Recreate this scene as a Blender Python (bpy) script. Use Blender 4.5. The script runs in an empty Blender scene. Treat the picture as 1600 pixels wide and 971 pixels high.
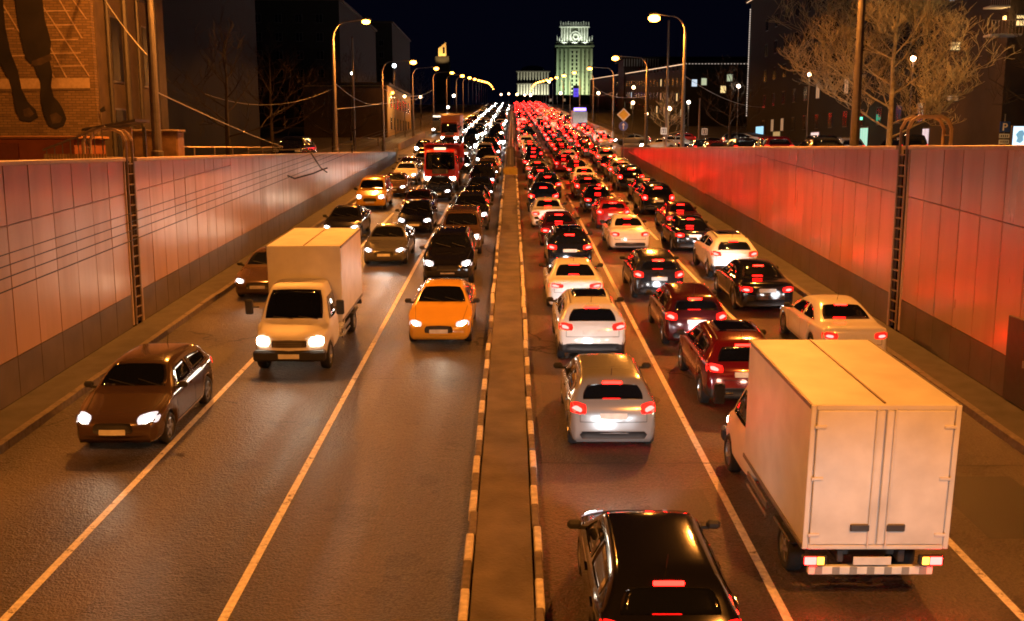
import bpy, math, random
from mathutils import Vector, Matrix
from mathutils.bvhtree import BVHTree

random.seed(7)
SC = bpy.context.scene
COL = SC.collection
R = math.radians

# ------------------------------------------------------------------ camera
SLOPE = 0.0575                      # the carriageway climbs out of the underpass
EYE = 7.0
cam_d = bpy.data.cameras.new("camera")
cam = bpy.data.objects.new("camera", cam_d)
COL.objects.link(cam)
cam.location = (0, 0, EYE)
cam.rotation_euler = (R(90 - 9.29), 0, 0)
cam_d.sensor_width = 36.0
cam_d.lens = 36.0 * 1550 / 1600
cam_d.clip_start = 0.1
cam_d.clip_end = 6000
SC.camera = cam

# ------------------------------------------------------------------ world: night sky
w = bpy.data.worlds.new("World")
SC.world = w
w.use_nodes = True
nt = w.node_tree
bg = nt.nodes["Background"]
sky = nt.nodes.new("ShaderNodeTexSky")
sky.sky_type = 'NISHITA'
sky.sun_disc = False
sky.sun_elevation = R(-7)
sky.sun_rotation = R(180)
mixn = nt.nodes.new("ShaderNodeMix")
mixn.data_type = 'RGBA'
mixn.inputs[0].default_value = 0.985
nt.links.new(sky.outputs[0], mixn.inputs[6])
mixn.inputs[7].default_value = (0.010, 0.012, 0.046, 1)
nt.links.new(mixn.outputs[2], bg.inputs[0])
bg.inputs[1].default_value = 0.08

vs = SC.view_settings
vs.view_transform = 'Standard'
vs.look = 'None'
vs.exposure = 0.0
vs.gamma = 1.0
vs.use_curve_mapping = False
SC.cycles.max_bounces = 6
SC.cycles.diffuse_bounces = 2
SC.cycles.glossy_bounces = 3
SC.cycles.sample_clamp_indirect = 4.0
SC.cycles.sample_clamp_direct = 0.0
SC.cycles.filter_width = 1.8

SODIUM = (1.0, 0.315, 0.042)

# ------------------------------------------------------------------ road profile
def rz(y):
    """height of the carriageway (and of the land beyond the ramp) at distance y"""
    y1, y2 = 440.0, 660.0
    if y <= y1:
        return SLOPE * y
    z = SLOPE * y1
    yy = min(y, y2)
    k = (SLOPE - 0.0) / (y2 - y1)
    d = yy - y1
    z += SLOPE * d - 0.5 * k * d * d
    return z
STREET = 6.0                        # side streets above the underpass
def gz(y):
    return max(STREET, rz(y) - 0.03)
PITCH = math.atan(SLOPE)

# ------------------------------------------------------------------ materials
MATS = {}
def nodes(m):
    m.use_nodes = True
    return m.node_tree.nodes, m.node_tree.links, m.node_tree.nodes["Principled BSDF"]

def pm(name, col, rough=0.5, metal=0.0, coat=0.0, var=0.12, scale=6.0, bump=0.0, bscale=40.0, spec=0.5):
    if name in MATS:
        return MATS[name]
    m = bpy.data.materials.new(name)
    n, l, p = nodes(m)
    p.inputs["Roughness"].default_value = rough
    p.inputs["Metallic"].default_value = metal
    p.inputs["Coat Weight"].default_value = coat
    p.inputs["Coat Roughness"].default_value = 0.06
    p.inputs["Specular IOR Level"].default_value = spec
    tc = n.new("ShaderNodeTexCoord")
    nz = n.new("ShaderNodeTexNoise")
    nz.inputs["Scale"].default_value = scale
    nz.inputs["Detail"].default_value = 4
    l.new(tc.outputs["Object"], nz.inputs["Vector"])
    rp = n.new("ShaderNodeValToRGB")
    rp.color_ramp.elements[0].position = 0.3
    rp.color_ramp.elements[1].position = 0.7
    rp.color_ramp.elements[0].color = (*[c * (1 - var) for c in col], 1)
    rp.color_ramp.elements[1].color = (*[min(1, c * (1 + var)) for c in col], 1)
    l.new(nz.outputs["Fac"], rp.inputs[0])
    l.new(rp.outputs[0], p.inputs["Base Color"])
    if bump:
        nb = n.new("ShaderNodeTexNoise")
        nb.inputs["Scale"].default_value = bscale
        nb.inputs["Detail"].default_value = 5
        l.new(tc.outputs["Object"], nb.inputs["Vector"])
        bn = n.new("ShaderNodeBump")
        bn.inputs["Strength"].default_value = bump
        bn.inputs["Distance"].default_value = 0.02
        l.new(nb.outputs["Fac"], bn.inputs["Height"])
        l.new(bn.outputs[0], p.inputs["Normal"])
    MATS[name] = m
    return m

def em(name, col, s):
    if name in MATS:
        return MATS[name]
    m = bpy.data.materials.new(name)
    n, l, p = nodes(m)
    p.inputs["Base Color"].default_value = (*[min(.8, c * .5) for c in col], 1)
    p.inputs["Emission Color"].default_value = (*col, 1)
    p.inputs["Emission Strength"].default_value = s
    MATS[name] = m
    return m

def asphalt():
    m = bpy.data.materials.new("asphalt")
    n, l, p = nodes(m)
    tc = n.new("ShaderNodeTexCoord")
    def noise(sc, det=4, vec=None):
        a = n.new("ShaderNodeTexNoise")
        a.inputs["Scale"].default_value = sc
        a.inputs["Detail"].default_value = det
        l.new(vec or tc.outputs["Object"], a.inputs["Vector"])
        return a.outputs["Fac"]
    def math_(op, a, b=None):
        q = n.new("ShaderNodeMath"); q.operation = op
        for i, v in enumerate((a, b)):
            if v is None: continue
            if isinstance(v, (int, float)): q.inputs[i].default_value = v
            else: l.new(v, q.inputs[i])
        return q.outputs[0]
    mp = n.new("ShaderNodeMapping")
    mp.inputs["Scale"].default_value = (1.2, 0.05, 1)
    l.new(tc.outputs["Object"], mp.inputs["Vector"])
    streak = noise(1.0, 3, mp.outputs[0])           # wear along the wheel tracks
    patch = noise(0.18, 3)
    grain = noise(26, 9)
    fine = noise(9, 6)
    f = math_('ADD', math_('MULTIPLY', streak, 0.5), math_('MULTIPLY', patch, 0.35))
    sx = n.new("ShaderNodeSeparateXYZ"); l.new(tc.outputs["Object"], sx.inputs[0])
    oil = math_('SINE', math_('MULTIPLY', math_('SUBTRACT', sx.outputs[0], 2.1 + .8), 2 * math.pi / 3.15))
    oil = math_('MULTIPLY', math_('MULTIPLY', oil, noise(0.5, 4)), 0.16)
    f = math_('ADD', f, oil)
    stain = math_('GREATER_THAN', noise(0.9, 5), 0.63)
    f = math_('SUBTRACT', f, math_('MULTIPLY', stain, 0.10))
    f = math_('ADD', f, math_('MULTIPLY', math_('SUBTRACT', grain, 0.22), 0.95))
    rp = n.new("ShaderNodeValToRGB")
    rp.color_ramp.elements[0].position = 0.40
    rp.color_ramp.elements[1].position = 1.0
    rp.color_ramp.elements[0].color = (0.026, 0.024, 0.022, 1)
    rp.color_ramp.elements[1].color = (0.150, 0.122, 0.098, 1)
    l.new(f, rp.inputs[0])
    # cracks and tar seams: voronoi cell edges broken up by noise
    wob = n.new("ShaderNodeTexNoise"); wob.inputs["Scale"].default_value = 0.8; wob.inputs["Detail"].default_value = 5
    l.new(tc.outputs["Object"], wob.inputs["Vector"])
    ad = n.new("ShaderNodeVectorMath"); ad.operation = 'MULTIPLY_ADD'
    ad.inputs[1].default_value = (1.6, 1.6, 1.6)
    l.new(wob.outputs["Color"], ad.inputs[0]); l.new(tc.outputs["Object"], ad.inputs[2])
    vo = n.new("ShaderNodeTexVoronoi"); vo.feature = 'DISTANCE_TO_EDGE'; vo.inputs["Scale"].default_value = 0.16
    l.new(ad.outputs[0], vo.inputs["Vector"])
    cr = math_('LESS_THAN', vo.outputs["Distance"], 0.0055)
    gate = math_('GREATER_THAN', noise(0.11, 2), 0.5)
    cr = math_('MULTIPLY', cr, gate)
    mx = n.new("ShaderNodeMix"); mx.data_type = 'RGBA'
    l.new(cr, mx.inputs[0]); l.new(rp.outputs[0], mx.inputs[6]); mx.inputs[7].default_value = (.012, .011, .010, 1)
    l.new(mx.outputs[2], p.inputs["Base Color"])
    rr = n.new("ShaderNodeMapRange")
    rr.inputs["From Min"].default_value = 0.3; rr.inputs["From Max"].default_value = 0.7
    rr.inputs["To Min"].default_value = 0.36; rr.inputs["To Max"].default_value = 0.60
    l.new(streak, rr.inputs["Value"])
    l.new(rr.outputs[0], p.inputs["Roughness"])
    bn = n.new("ShaderNodeBump"); bn.inputs["Strength"].default_value = 1.0; bn.inputs["Distance"].default_value = 0.035
    l.new(math_('ADD', grain, math_('MULTIPLY', fine, 0.8)), bn.inputs["Height"])
    l.new(bn.outputs[0], p.inputs["Normal"])
    p.inputs["Specular IOR Level"].default_value = 0.31
    return m

def brick(name, c1, c2, mortar, scale=1.0):
    m = bpy.data.materials.new(name)
    n, l, p = nodes(m)
    tc = n.new("ShaderNodeTexCoord")
    sx = n.new("ShaderNodeSeparateXYZ"); l.new(tc.outputs["Object"], sx.inputs[0])
    ad = n.new("ShaderNodeMath"); ad.operation = 'ADD'
    l.new(sx.outputs[0], ad.inputs[0]); l.new(sx.outputs[1], ad.inputs[1])
    cx = n.new("ShaderNodeCombineXYZ"); l.new(ad.outputs[0], cx.inputs[0]); l.new(sx.outputs[2], cx.inputs[1])
    b = n.new("ShaderNodeTexBrick")
    b.inputs["Scale"].default_value = scale
    b.inputs["Brick Width"].default_value = 0.30; b.inputs["Row Height"].default_value = 0.10
    b.inputs["Mortar Size"].default_value = 0.012
    b.inputs["Color1"].default_value = (*c1, 1); b.inputs["Color2"].default_value = (*c2, 1); b.inputs["Mortar"].default_value = (*mortar, 1)
    l.new(cx.outputs[0], b.inputs["Vector"])
    l.new(b.outputs["Color"], p.inputs["Base Color"])
    bn = n.new("ShaderNodeBump"); bn.inputs["Strength"].default_value = 0.6; bn.inputs["Distance"].default_value = 0.02; bn.invert = True
    l.new(b.outputs["Fac"], bn.inputs["Height"]); l.new(bn.outputs[0], p.inputs["Normal"])
    p.inputs["Roughness"].default_value = 0.85
    return m

M_ASPH = asphalt()
M_GROUND = pm("ground_earth", (.045, .042, .036), .9, var=.35, scale=.4, bump=.4)
M_PAVE = pm("paving", (.060, .052, .045), .8, var=.25, scale=2.0, bump=.4)
M_MEDIAN = pm("median_paving", (.105, .082, .062), .75, var=.4, scale=1.3, bump=.8, bscale=18)
M_KERBP = pm("kerb_pale", (.62, .55, .46), .7, var=.25, scale=9, bump=.5)
M_KERBD = pm("kerb_dark", (.15, .12, .095), .8, var=.3, scale=9, bump=.6)
M_LINE = pm("line_paint", (.74, .68, .58), .55, var=.22, scale=14, bump=.3)
_n, _l, _p = nodes(M_LINE)
_z = _n.new("ShaderNodeTexNoise"); _z.inputs["Scale"].default_value = 5.0; _z.inputs["Detail"].default_value = 9; _z.inputs["Roughness"].default_value = .75
_t = _n.new("ShaderNodeTexCoord"); _l.new(_t.outputs["Object"], _z.inputs["Vector"])
_r = _n.new("ShaderNodeMapRange"); _r.inputs["From Min"].default_value = .36; _r.inputs["From Max"].default_value = .44
_l.new(_z.outputs["Fac"], _r.inputs["Value"])
_m = _n.new("ShaderNodeMix"); _m.data_type = 'RGBA'; _m.inputs[6].default_value = (.07, .06, .05, 1)
_s = _p.inputs["Base Color"].links[0].from_socket
_l.new(_r.outputs[0], _m.inputs[0]); _l.new(_s, _m.inputs[7]); _l.new(_m.outputs[2], _p.inputs["Base Color"])
M_PANEL = pm("wall_panel", (.54, .285, .155), .27, metal=.25, var=.05, scale=.6)
def wall_mat(name, k):
    m = pm(name, tuple(c * k for c in (.60, .375, .245)), .30, metal=.22, var=.04, scale=.6)
    n, l, p = nodes(m)
    tc = n.new("ShaderNodeTexCoord"); mp = n.new("ShaderNodeMapping"); mp.inputs["Scale"].default_value = (1.0, 1.0, .16)
    l.new(tc.outputs["Object"], mp.inputs["Vector"])
    nz = n.new("ShaderNodeTexNoise"); nz.inputs["Scale"].default_value = 1.6; nz.inputs["Detail"].default_value = 7
    l.new(mp.outputs[0], nz.inputs["Vector"])
    rp = n.new("ShaderNodeValToRGB")
    rp.color_ramp.elements[0].position = .28; rp.color_ramp.elements[1].position = .55
    rp.color_ramp.elements[0].color = (.62, .58, .54, 1); rp.color_ramp.elements[1].color = (1, 1, 1, 1)
    l.new(nz.outputs["Fac"], rp.inputs[0])
    src = p.inputs["Base Color"].links[0].from_socket
    mx = n.new("ShaderNodeMix"); mx.data_type = 'RGBA'; mx.blend_type = 'MULTIPLY'; mx.inputs[0].default_value = .38
    l.new(src, mx.inputs[6]); l.new(rp.outputs[0], mx.inputs[7]); l.new(mx.outputs[2], p.inputs["Base Color"])
    rr = n.new("ShaderNodeMapRange"); rr.inputs["From Min"].default_value = .3; rr.inputs["From Max"].default_value = .7
    rr.inputs["To Min"].default_value = .40; rr.inputs["To Max"].default_value = .27
    l.new(nz.outputs["Fac"], rr.inputs["Value"]); l.new(rr.outputs[0], p.inputs["Roughness"])
    return m
M_WALLS = [wall_mat("wall_panel_" + s_, k) for s_, k in (("plain", 1.0), ("pale", 1.07), ("worn", .90), ("dull", .96))]
M_PLINTH = pm("wall_plinth", (.14, .11, .085), .38, var=.18, scale=1.5)
M_COPING = pm("wall_coping", (.55, .42, .34), .5, var=.1)
M_DARKGAP = pm("joint_dark", (.012, .011, .010), .8)
M_STEEL = pm("painted_steel", (.27, .20, .15), .45, metal=.3)
M_DARKST = pm("dark_steel", (.07, .06, .055), .5, metal=.3)
M_POLE = pm("pole_steel", (.17, .15, .135), .5, metal=.4)
M_TYRE = pm("tyre_rubber", (.018, .018, .018), .85)
M_RIM = pm("alloy", (.45, .45, .46), .3, metal=.9)
M_PLAST = pm("black_plastic", (.022, .022, .023), .6)
M_GLASS = pm("dark_glass", (.006, .007, .009), .04, coat=.6, var=0.0)
M_PLATE = pm("number_plate", (.7, .7, .66), .5)
M_WIRE = pm("wire_dark", (.03, .028, .026), .6)
M_WIREL = pm("wire_grey", (.30, .28, .26), .5)
M_TAILLENS = em("tail_lens", (1.0, 0.012, 0.008), 1.6)
M_HEADLENS = em("head_lens", (0.85, 0.9, 1.0), 0.9)
M_TAIL = em("tail_lamp", (1.0, 0.0035, 0.003), 220.0)
M_TAILF = em("tail_lamp_far", (1.0, 0.008, 0.006), 75.0)
M_HEADF = em("head_lamp_far", (1.0, 0.96, 0.92), 150.0)
M_HEADFW = em("head_lamp_far_warm", (1.0, 0.80, 0.5), 60.0)
M_TAILDIM = em("tail_lamp_dim", (1.0, 0.02, 0.015), 2.0)
M_BRAKE = em("brake_lamp", (1.0, 0.006, 0.004), 30.0)
M_HEADC = em("head_lamp_cool", (1.0, 0.96, 0.90), 50.0)
M_HEADW = em("head_lamp_warm", (1.0, 0.84, 0.60), 50.0)
M_LAMP = em("sodium_lens", (1.0, 0.36, 0.035), 40.0)
M_LAMPF = em("sodium_lens_far", (1.0, 0.34, 0.04), 26.0)
M_WINY = em("lit_window_warm", (1.0, 0.72, 0.30), 1.2)
M_WING = em("lit_window_green", (0.75, 0.85, 0.55), .6)
M_WINC = em("lit_window_cool", (0.70, 0.85, 1.0), .9)
M_WIND = em("lit_window_dim", (1.0, 0.7, 0.4), .25)
M_BOARD = em("backlit_board", (0.62, 0.82, 1.0), 1.6)
M_BOARDL = em("backlit_board_art", (0.25, 0.55, 0.75), .7)

PAINTS = {
    "black": ((.008, .008, .009), .12, 0), "charcoal": ((.028, .028, .031), .16, .3), "dark blue": ((.010, .016, .05), .15, .2),
    "dark red": ((.16, .008, .010), .15, .2), "maroon": ((.08, .012, .014), .16, .2), "red": ((.36, .02, .018), .2, 0),
    "silver": ((.46, .47, .48), .24, .55), "white": ((.78, .78, .76), .22, 0), "grey": ((.16, .16, .165), .22, .4),
    "beige": ((.42, .36, .27), .22, .3), "yellow": ((.76, .42, .05), .22, 0), "brown": ((.09, .055, .035), .2, .2), "orange": ((.66, .20, .02), .25, 0),
}
def paint(c):
    col, r, me = PAINTS[c]
    return pm("paint_" + c.replace(" ", "_"), col, r, metal=me, coat=.8, var=.03, scale=2)

# ------------------------------------------------------------------ mesh helpers
class MB:
    def __init__(s):
        s.v, s.f, s.m = [], [], []
    def add(s, vs_, fs, mi=0):
        b = len(s.v)
        s.v += [tuple(v) for v in vs_]
        s.f += [tuple(i + b for i in f) for f in fs]
        s.m += [mi] * len(fs)
        return s
    def box(s, c, d, mi=0, rot=None, off=None):
        x, y, z = d[0] / 2, d[1] / 2, d[2] / 2
        vv = [Vector((sx * x, sy * y, sz * z)) for sz in (-1, 1) for sx, sy in ((-1, -1), (1, -1), (1, 1), (-1, 1))]
        if rot is not None:
            vv = [rot @ v for v in vv]
        vv = [v + Vector(c) for v in vv]
        return s.add(vv, [(3, 2, 1, 0), (4, 5, 6, 7), (0, 1, 5, 4), (1, 2, 6, 5), (2, 3, 7, 6), (3, 0, 4, 7)], mi)
    def bbox(s, c, d, b=.02, mi=0):
        """box with chamfered edges"""
        x, y, z = d[0] / 2, d[1] / 2, d[2] / 2
        b = min(b, x * .9, y * .9, z * .9)
        vv, idx = [], {}
        for sx in (-1, 1):
            for sy in (-1, 1):
                for sz in (-1, 1):
                    for ax in range(3):
                        p = [sx * (x - b), sy * (y - b), sz * (z - b)]
                        p[ax] = (sx * x, sy * y, sz * z)[ax]
                        idx[(sx, sy, sz, ax)] = len(vv)
                        vv.append(Vector(p) + Vector(c))
        fs = []
        for ax in range(3):
            o = [a for a in range(3) if a != ax]
            for sg in (-1, 1):
                q = []
                for a, bb in ((-1, -1), (1, -1), (1, 1), (-1, 1)):
                    k = [0, 0, 0]; k[ax] = sg; k[o[0]] = a; k[o[1]] = bb
                    q.append(idx[(*k, ax)])
                if (sg > 0) == (ax == 1): q.reverse()
                fs.append(tuple(q))
        for ax in range(3):
            o = [a for a in range(3) if a != ax]
            for a in (-1, 1):
                for bb in (-1, 1):
                    k0 = [0, 0, 0]; k0[o[0]] = a; k0[o[1]] = bb
                    k1 = list(k0); k0[ax] = -1; k1[ax] = 1
                    q = [idx[(*k0, o[0])], idx[(*k1, o[0])], idx[(*k1, o[1])], idx[(*k0, o[1])]]
                    fs.append(tuple(q))
        for sx in (-1, 1):
            for sy in (-1, 1):
                for sz in (-1, 1):
                    fs.append(tuple(idx[(sx, sy, sz, a)] for a in range(3)))
        return s.add(vv, fs, mi)
    def tube(s, pts, r, n=8, mi=0, caps=True):
        pts = [Vector(p) for p in pts]
        if not isinstance(r, (list, tuple)): r = [r] * len(pts)
        vv, fs = [], []
        prev = None
        for i, p in enumerate(pts):
            t = (pts[min(i + 1, len(pts) - 1)] - pts[max(i - 1, 0)]).normalized()
            if prev is None:
                a = Vector((0, 0, 1)) if abs(t.z) < .9 else Vector((1, 0, 0))
                u = t.cross(a).normalized()
            else:
                u = (prev - t * prev.dot(t))
                u = u.normalized() if u.length > 1e-6 else t.orthogonal().normalized()
            prev = u
            vv_ = t.cross(u)
            for k in range(n):
                an = 2 * math.pi * k / n
                vv.append(p + (u * math.cos(an) + vv_ * math.sin(an)) * r[i])
        for i in range(len(pts) - 1):
            for k in range(n):
                k2 = (k + 1) % n
                fs.append((i * n + k, i * n + k2, (i + 1) * n + k2, (i + 1) * n + k))
        if caps:
            fs.append(tuple(range(n - 1, -1, -1)))
            fs.append(tuple((len(pts) - 1) * n + k for k in range(n)))
        return s.add(vv, fs, mi)
    def prism(s, poly, axis_fn, d0, d1, mi=0):
        """poly: 2D outline, axis_fn(a, b, d) -> 3D; extruded from d0 to d1"""
        k = len(poly)
        vv = [axis_fn(a, b, d0) for a, b in poly] + [axis_fn(a, b, d1) for a, b in poly]
        fs = [tuple(range(k)), tuple(range(2 * k - 1, k - 1, -1))]
        fs += [(i, (i + 1) % k, (i + 1) % k + k, i + k) for i in range(k)]
        return s.add(vv, fs, mi)
    def strip(s, xa, xb, y0, y1, dz, mi=0, step=10.0, zf=rz):
        """a sheet between x = xa and xb lying on the road profile"""
        n = max(1, int((y1 - y0) / step))
        vv, fs = [], []
        for i in range(n + 1):
            y = y0 + (y1 - y0) * i / n
            vv += [(xa, y, zf(y) + dz), (xb, y, zf(y) + dz)]
        for i in range(n):
            fs.append((2 * i, 2 * i + 1, 2 * i + 3, 2 * i + 2))
        return s.add(vv, fs, mi)
    def mesh(s, name, mats, smooth=False):
        me = bpy.data.meshes.new(name)
        me.from_pydata(s.v, [], s.f)
        for m in (mats if isinstance(mats, (list, tuple)) else [mats]):
            me.materials.append(m)
        if any(s.m):
            me.polygons.foreach_set("material_index", s.m)
        if smooth:
            me.polygons.foreach_set("use_smooth", [True] * len(me.polygons))
        me.update()
        return me
    def build(s, name, mats, parent=None, smooth=False):
        return link(name, s.mesh(name, mats, smooth), parent)

def link(name, data, parent=None):
    o = bpy.data.objects.new(name, data)
    COL.objects.link(o)
    if parent is not None: o.parent = parent
    return o
def tag(o, label, cat, group=None):
    o["label"] = label; o["category"] = cat
    if group: o["group"] = group
    return o
def thing(name, label, cat, loc=(0, 0, 0), rot=(0, 0, 0), group=None):
    o = link(name, None)
    o.location = loc; o.rotation_euler = rot
    o.empty_display_size = .2
    return tag(o, label, cat, group)
def struct(o, kind="structure"):
    o["kind"] = kind
    return o
def spot(parent, loc, rot, power, col, size, blend=.5, rad=.1):
    d = bpy.data.lights.new("lamp_light", 'SPOT')
    d.energy = power; d.color = col; d.spot_size = size; d.spot_blend = blend; d.shadow_soft_size = rad
    o = link("lamp_light", d, parent)
    o.location = loc; o.rotation_euler = rot
    return o

# ------------------------------------------------------------------ setting: road, ground, markings
WX = 11.15                                           # inner face of the retaining walls
b = MB(); b.strip(-WX - .2, WX + .2, -40, 110, 0, step=5); b.strip(-17, 19, 110, 1600, 0, step=12)
struct(b.build("road", M_ASPH))
b = MB()
for sg in (-1, 1):
    xa, xb = (-2500, -WX - .3) if sg < 0 else (WX + .3, 2500)
    b.strip(xa, xb, -200, 104.9, 0, step=20, zf=lambda y: STREET)
b.strip(-2500, 2500, 104.9, 2600, 0, step=15, zf=gz)
b.strip(-2500, 2500, -400, -200, 0, step=200, zf=lambda y: STREET)
struct(b.build("ground", M_GROUND))
# side streets above the walls
b = MB(); b.strip(13.5, 30, -30, 104, .012, step=30, zf=lambda y: STREET)
struct(b.build("road", M_ASPH))
b = MB(); b.strip(-15.2, -WX - .36, -30, 104, .012, step=30, zf=lambda y: STREET)
struct(b.build("pavement", M_PAVE))
b = MB(); b.strip(-30, -17.0, 104.5, 420, .05, step=10)
struct(b.build("pavement", M_PAVE))
b = MB(); b.strip(19.0, 120, 112, 134, .05, step=4)
struct(b.build("road", M_ASPH))

# painted lines
b = MB()
for x in (3.72, 6.92, -3.9, -6.86):
    wd = .13
    if x in (3.72, -3.9):
        b.strip(x - wd / 2, x + wd / 2, -10, 62, .004, step=4)
        y = 63
    elif x == 6.92:
        b.strip(x - wd / 2, x + wd / 2, -10, 44, .004, step=4); y = 47
    else:
        b.strip(x - wd / 2, x + wd / 2, -10, 33, .004, step=4); y = 36
    while y < 430:
        b.strip(x - wd / 2, x + wd / 2, y, y + 4.5, .004, step=5); y += 8.5
for x in (-9.85, 9.85):
    b.strip(x - .05, x + .05, 60, 430, .004, step=8)
b.strip(9.75, 13.2, 108.2, 108.5, .004, step=5)
struct(b.build("road_marking", M_LINE))
# repairs, joints and iron covers in the carriageway
M_PATCHD = pm("repair_dark", (.022, .021, .02), .5, var=.3, scale=30, bump=.6, bscale=60)
M_PATCHL = pm("repair_pale", (.085, .076, .066), .65, var=.3, scale=30, bump=.6, bscale=60)
b = MB(); b.strip(5.35, 6.6, 33, 38, .0035, step=2); b.strip(-3.2, -2.2, 29.5, 33, .0035, step=2); b.strip(7.6, 9.2, 15, 17.6, .0035, step=2)
struct(b.build("road_patch", M_PATCHD))
b = MB(); b.strip(.7, 1.7, 22, 23.6, .0035, step=2); b.strip(-8.9, -7.6, 21, 27, .0035, step=2); b.strip(2.4, 3.4, 15.5, 17.0, .0035, step=2)
struct(b.build("road_patch", M_PATCHL))
b = MB()
for y, x0, x1 in ((31.2, -9.9, -3.95), (23.9, -6.8, -.75), (18.3, .5, 10.0), (47.0, -9.9, -.8), (40.5, .5, 9.9)):
    px_ = x0; yy = y
    while px_ < x1:
        ny = yy + random.uniform(-.05, .05)
        b.add([(px_, yy - .018, rz(yy - .018) + .006), (px_ + .5, ny - .018, rz(ny - .018) + .006), (px_ + .5, ny + .018, rz(ny + .018) + .006), (px_, yy + .018, rz(yy + .018) + .006)], [(0, 1, 2, 3)])
        px_ += .5; yy = ny
struct(b.build("road_joint", M_PATCHD))
for x, y, lab in ((3.05, 22.2, "round iron cover in the road beside the lane line, by the white crossover"),):
    b = MB(); n_ = 24
    for ra, rb_, z_ in ((.0, .27, .012), (.29, .36, .014)):
        vv = []
        for k in range(n_):
            a = 2 * math.pi * k / n_
            for r_ in (ra, rb_): vv.append((r_ * math.cos(a), r_ * math.sin(a), z_))
        b.add(vv, [(2 * k, 2 * k + 1, 2 * ((k + 1) % n_) + 1, 2 * ((k + 1) % n_)) for k in range(n_)])
    o = b.build("manhole_cover", pm("cast_iron", (.03, .027, .025), .55, metal=.3, bump=.8, bscale=50)); o.location = (x, y, rz(y)); o.rotation_euler = (PITCH, 0, 0)
    tag(o, lab, "manhole cover")

# edge ledges under the walls, with kerbs
for sg in (-1, 1):
    b = MB()
    n = 70
    for i in range(n):
        y0 = -10 + 113 * i / n; y1 = -10 + 113 * (i + 1) / n
        dx = random.uniform(-.012, .012); dh = random.uniform(-.012, .012)
        x0, x1 = sg * 10.02 + dx, sg * 10.19
        g = .012
        vv = [(x0, y0 + g, rz(y0) - .02), (x1, y0 + g, rz(y0) - .02), (x1, y1 - g, rz(y1) - .02), (x0, y1 - g, rz(y1) - .02),
              (x0, y0 + g, rz(y0) + .17 + dh), (x1, y0 + g, rz(y0) + .17 + dh), (x1, y1 - g, rz(y1) + .17 + dh), (x0, y1 - g, rz(y1) + .17 + dh)]
        b.add(vv, [(3, 2, 1, 0), (4, 5, 6, 7), (0, 1, 5, 4), (1, 2, 6, 5), (2, 3, 7, 6), (3, 0, 4, 7)], 0)
    struct(b.build("kerb", M_KERBD))
    b = MB()
    xs = sorted((sg * 10.2, sg * (WX - .02)))
    b.strip(xs[0], xs[1], -10, 103, .16, step=8)
    struct(b.build("pavement", M_PAVE))

# median: paved strip between two rows of kerb stones, painted pale and bare in turn
b = MB(); b.strip(-.56, .30, -10, 82.0, .145, step=6)
b.strip(-.56, .30, 86, 440, .12, step=8)
struct(b.build("median", M_MEDIAN))
for sx, x0, x1 in ((0, -.72, -.575), (1, .315, .455)):
    b = MB()
    y, i = -8.4 + .3 * sx, 0
    while y < 440:
        ln = (.86 if y < 100 else 3.4)
        dx = random.uniform(-.018, .018); dh = random.uniform(-.02, .015)
        y1 = y + ln - .025
        a, c = x0 + dx, x1 + dx
        if not (82.0 < y < 86):
            vv = []
            for yy in (y, y1):
                vv += [(a, yy, rz(yy) - .02), (a + .012, yy, rz(yy) + .155 + dh), (a + .03, yy, rz(yy) + .172 + dh), (c - .03, yy, rz(yy) + .172 + dh), (c - .012, yy, rz(yy) + .155 + dh), (c, yy, rz(yy) - .02)]
            fs = [(k, k + 1, k + 7, k + 6) for k in range(5)] + [(5, 4, 3, 2, 1, 0), (6, 7, 8, 9, 10, 11)]
            pale = (i % 2 == 0) if y < 26 else random.random() < .72
            b.add(vv, fs, 0 if pale else 1)
        y += ln; i += 1
    struct(b.build("kerb", [M_KERBP, M_KERBD]))

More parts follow.
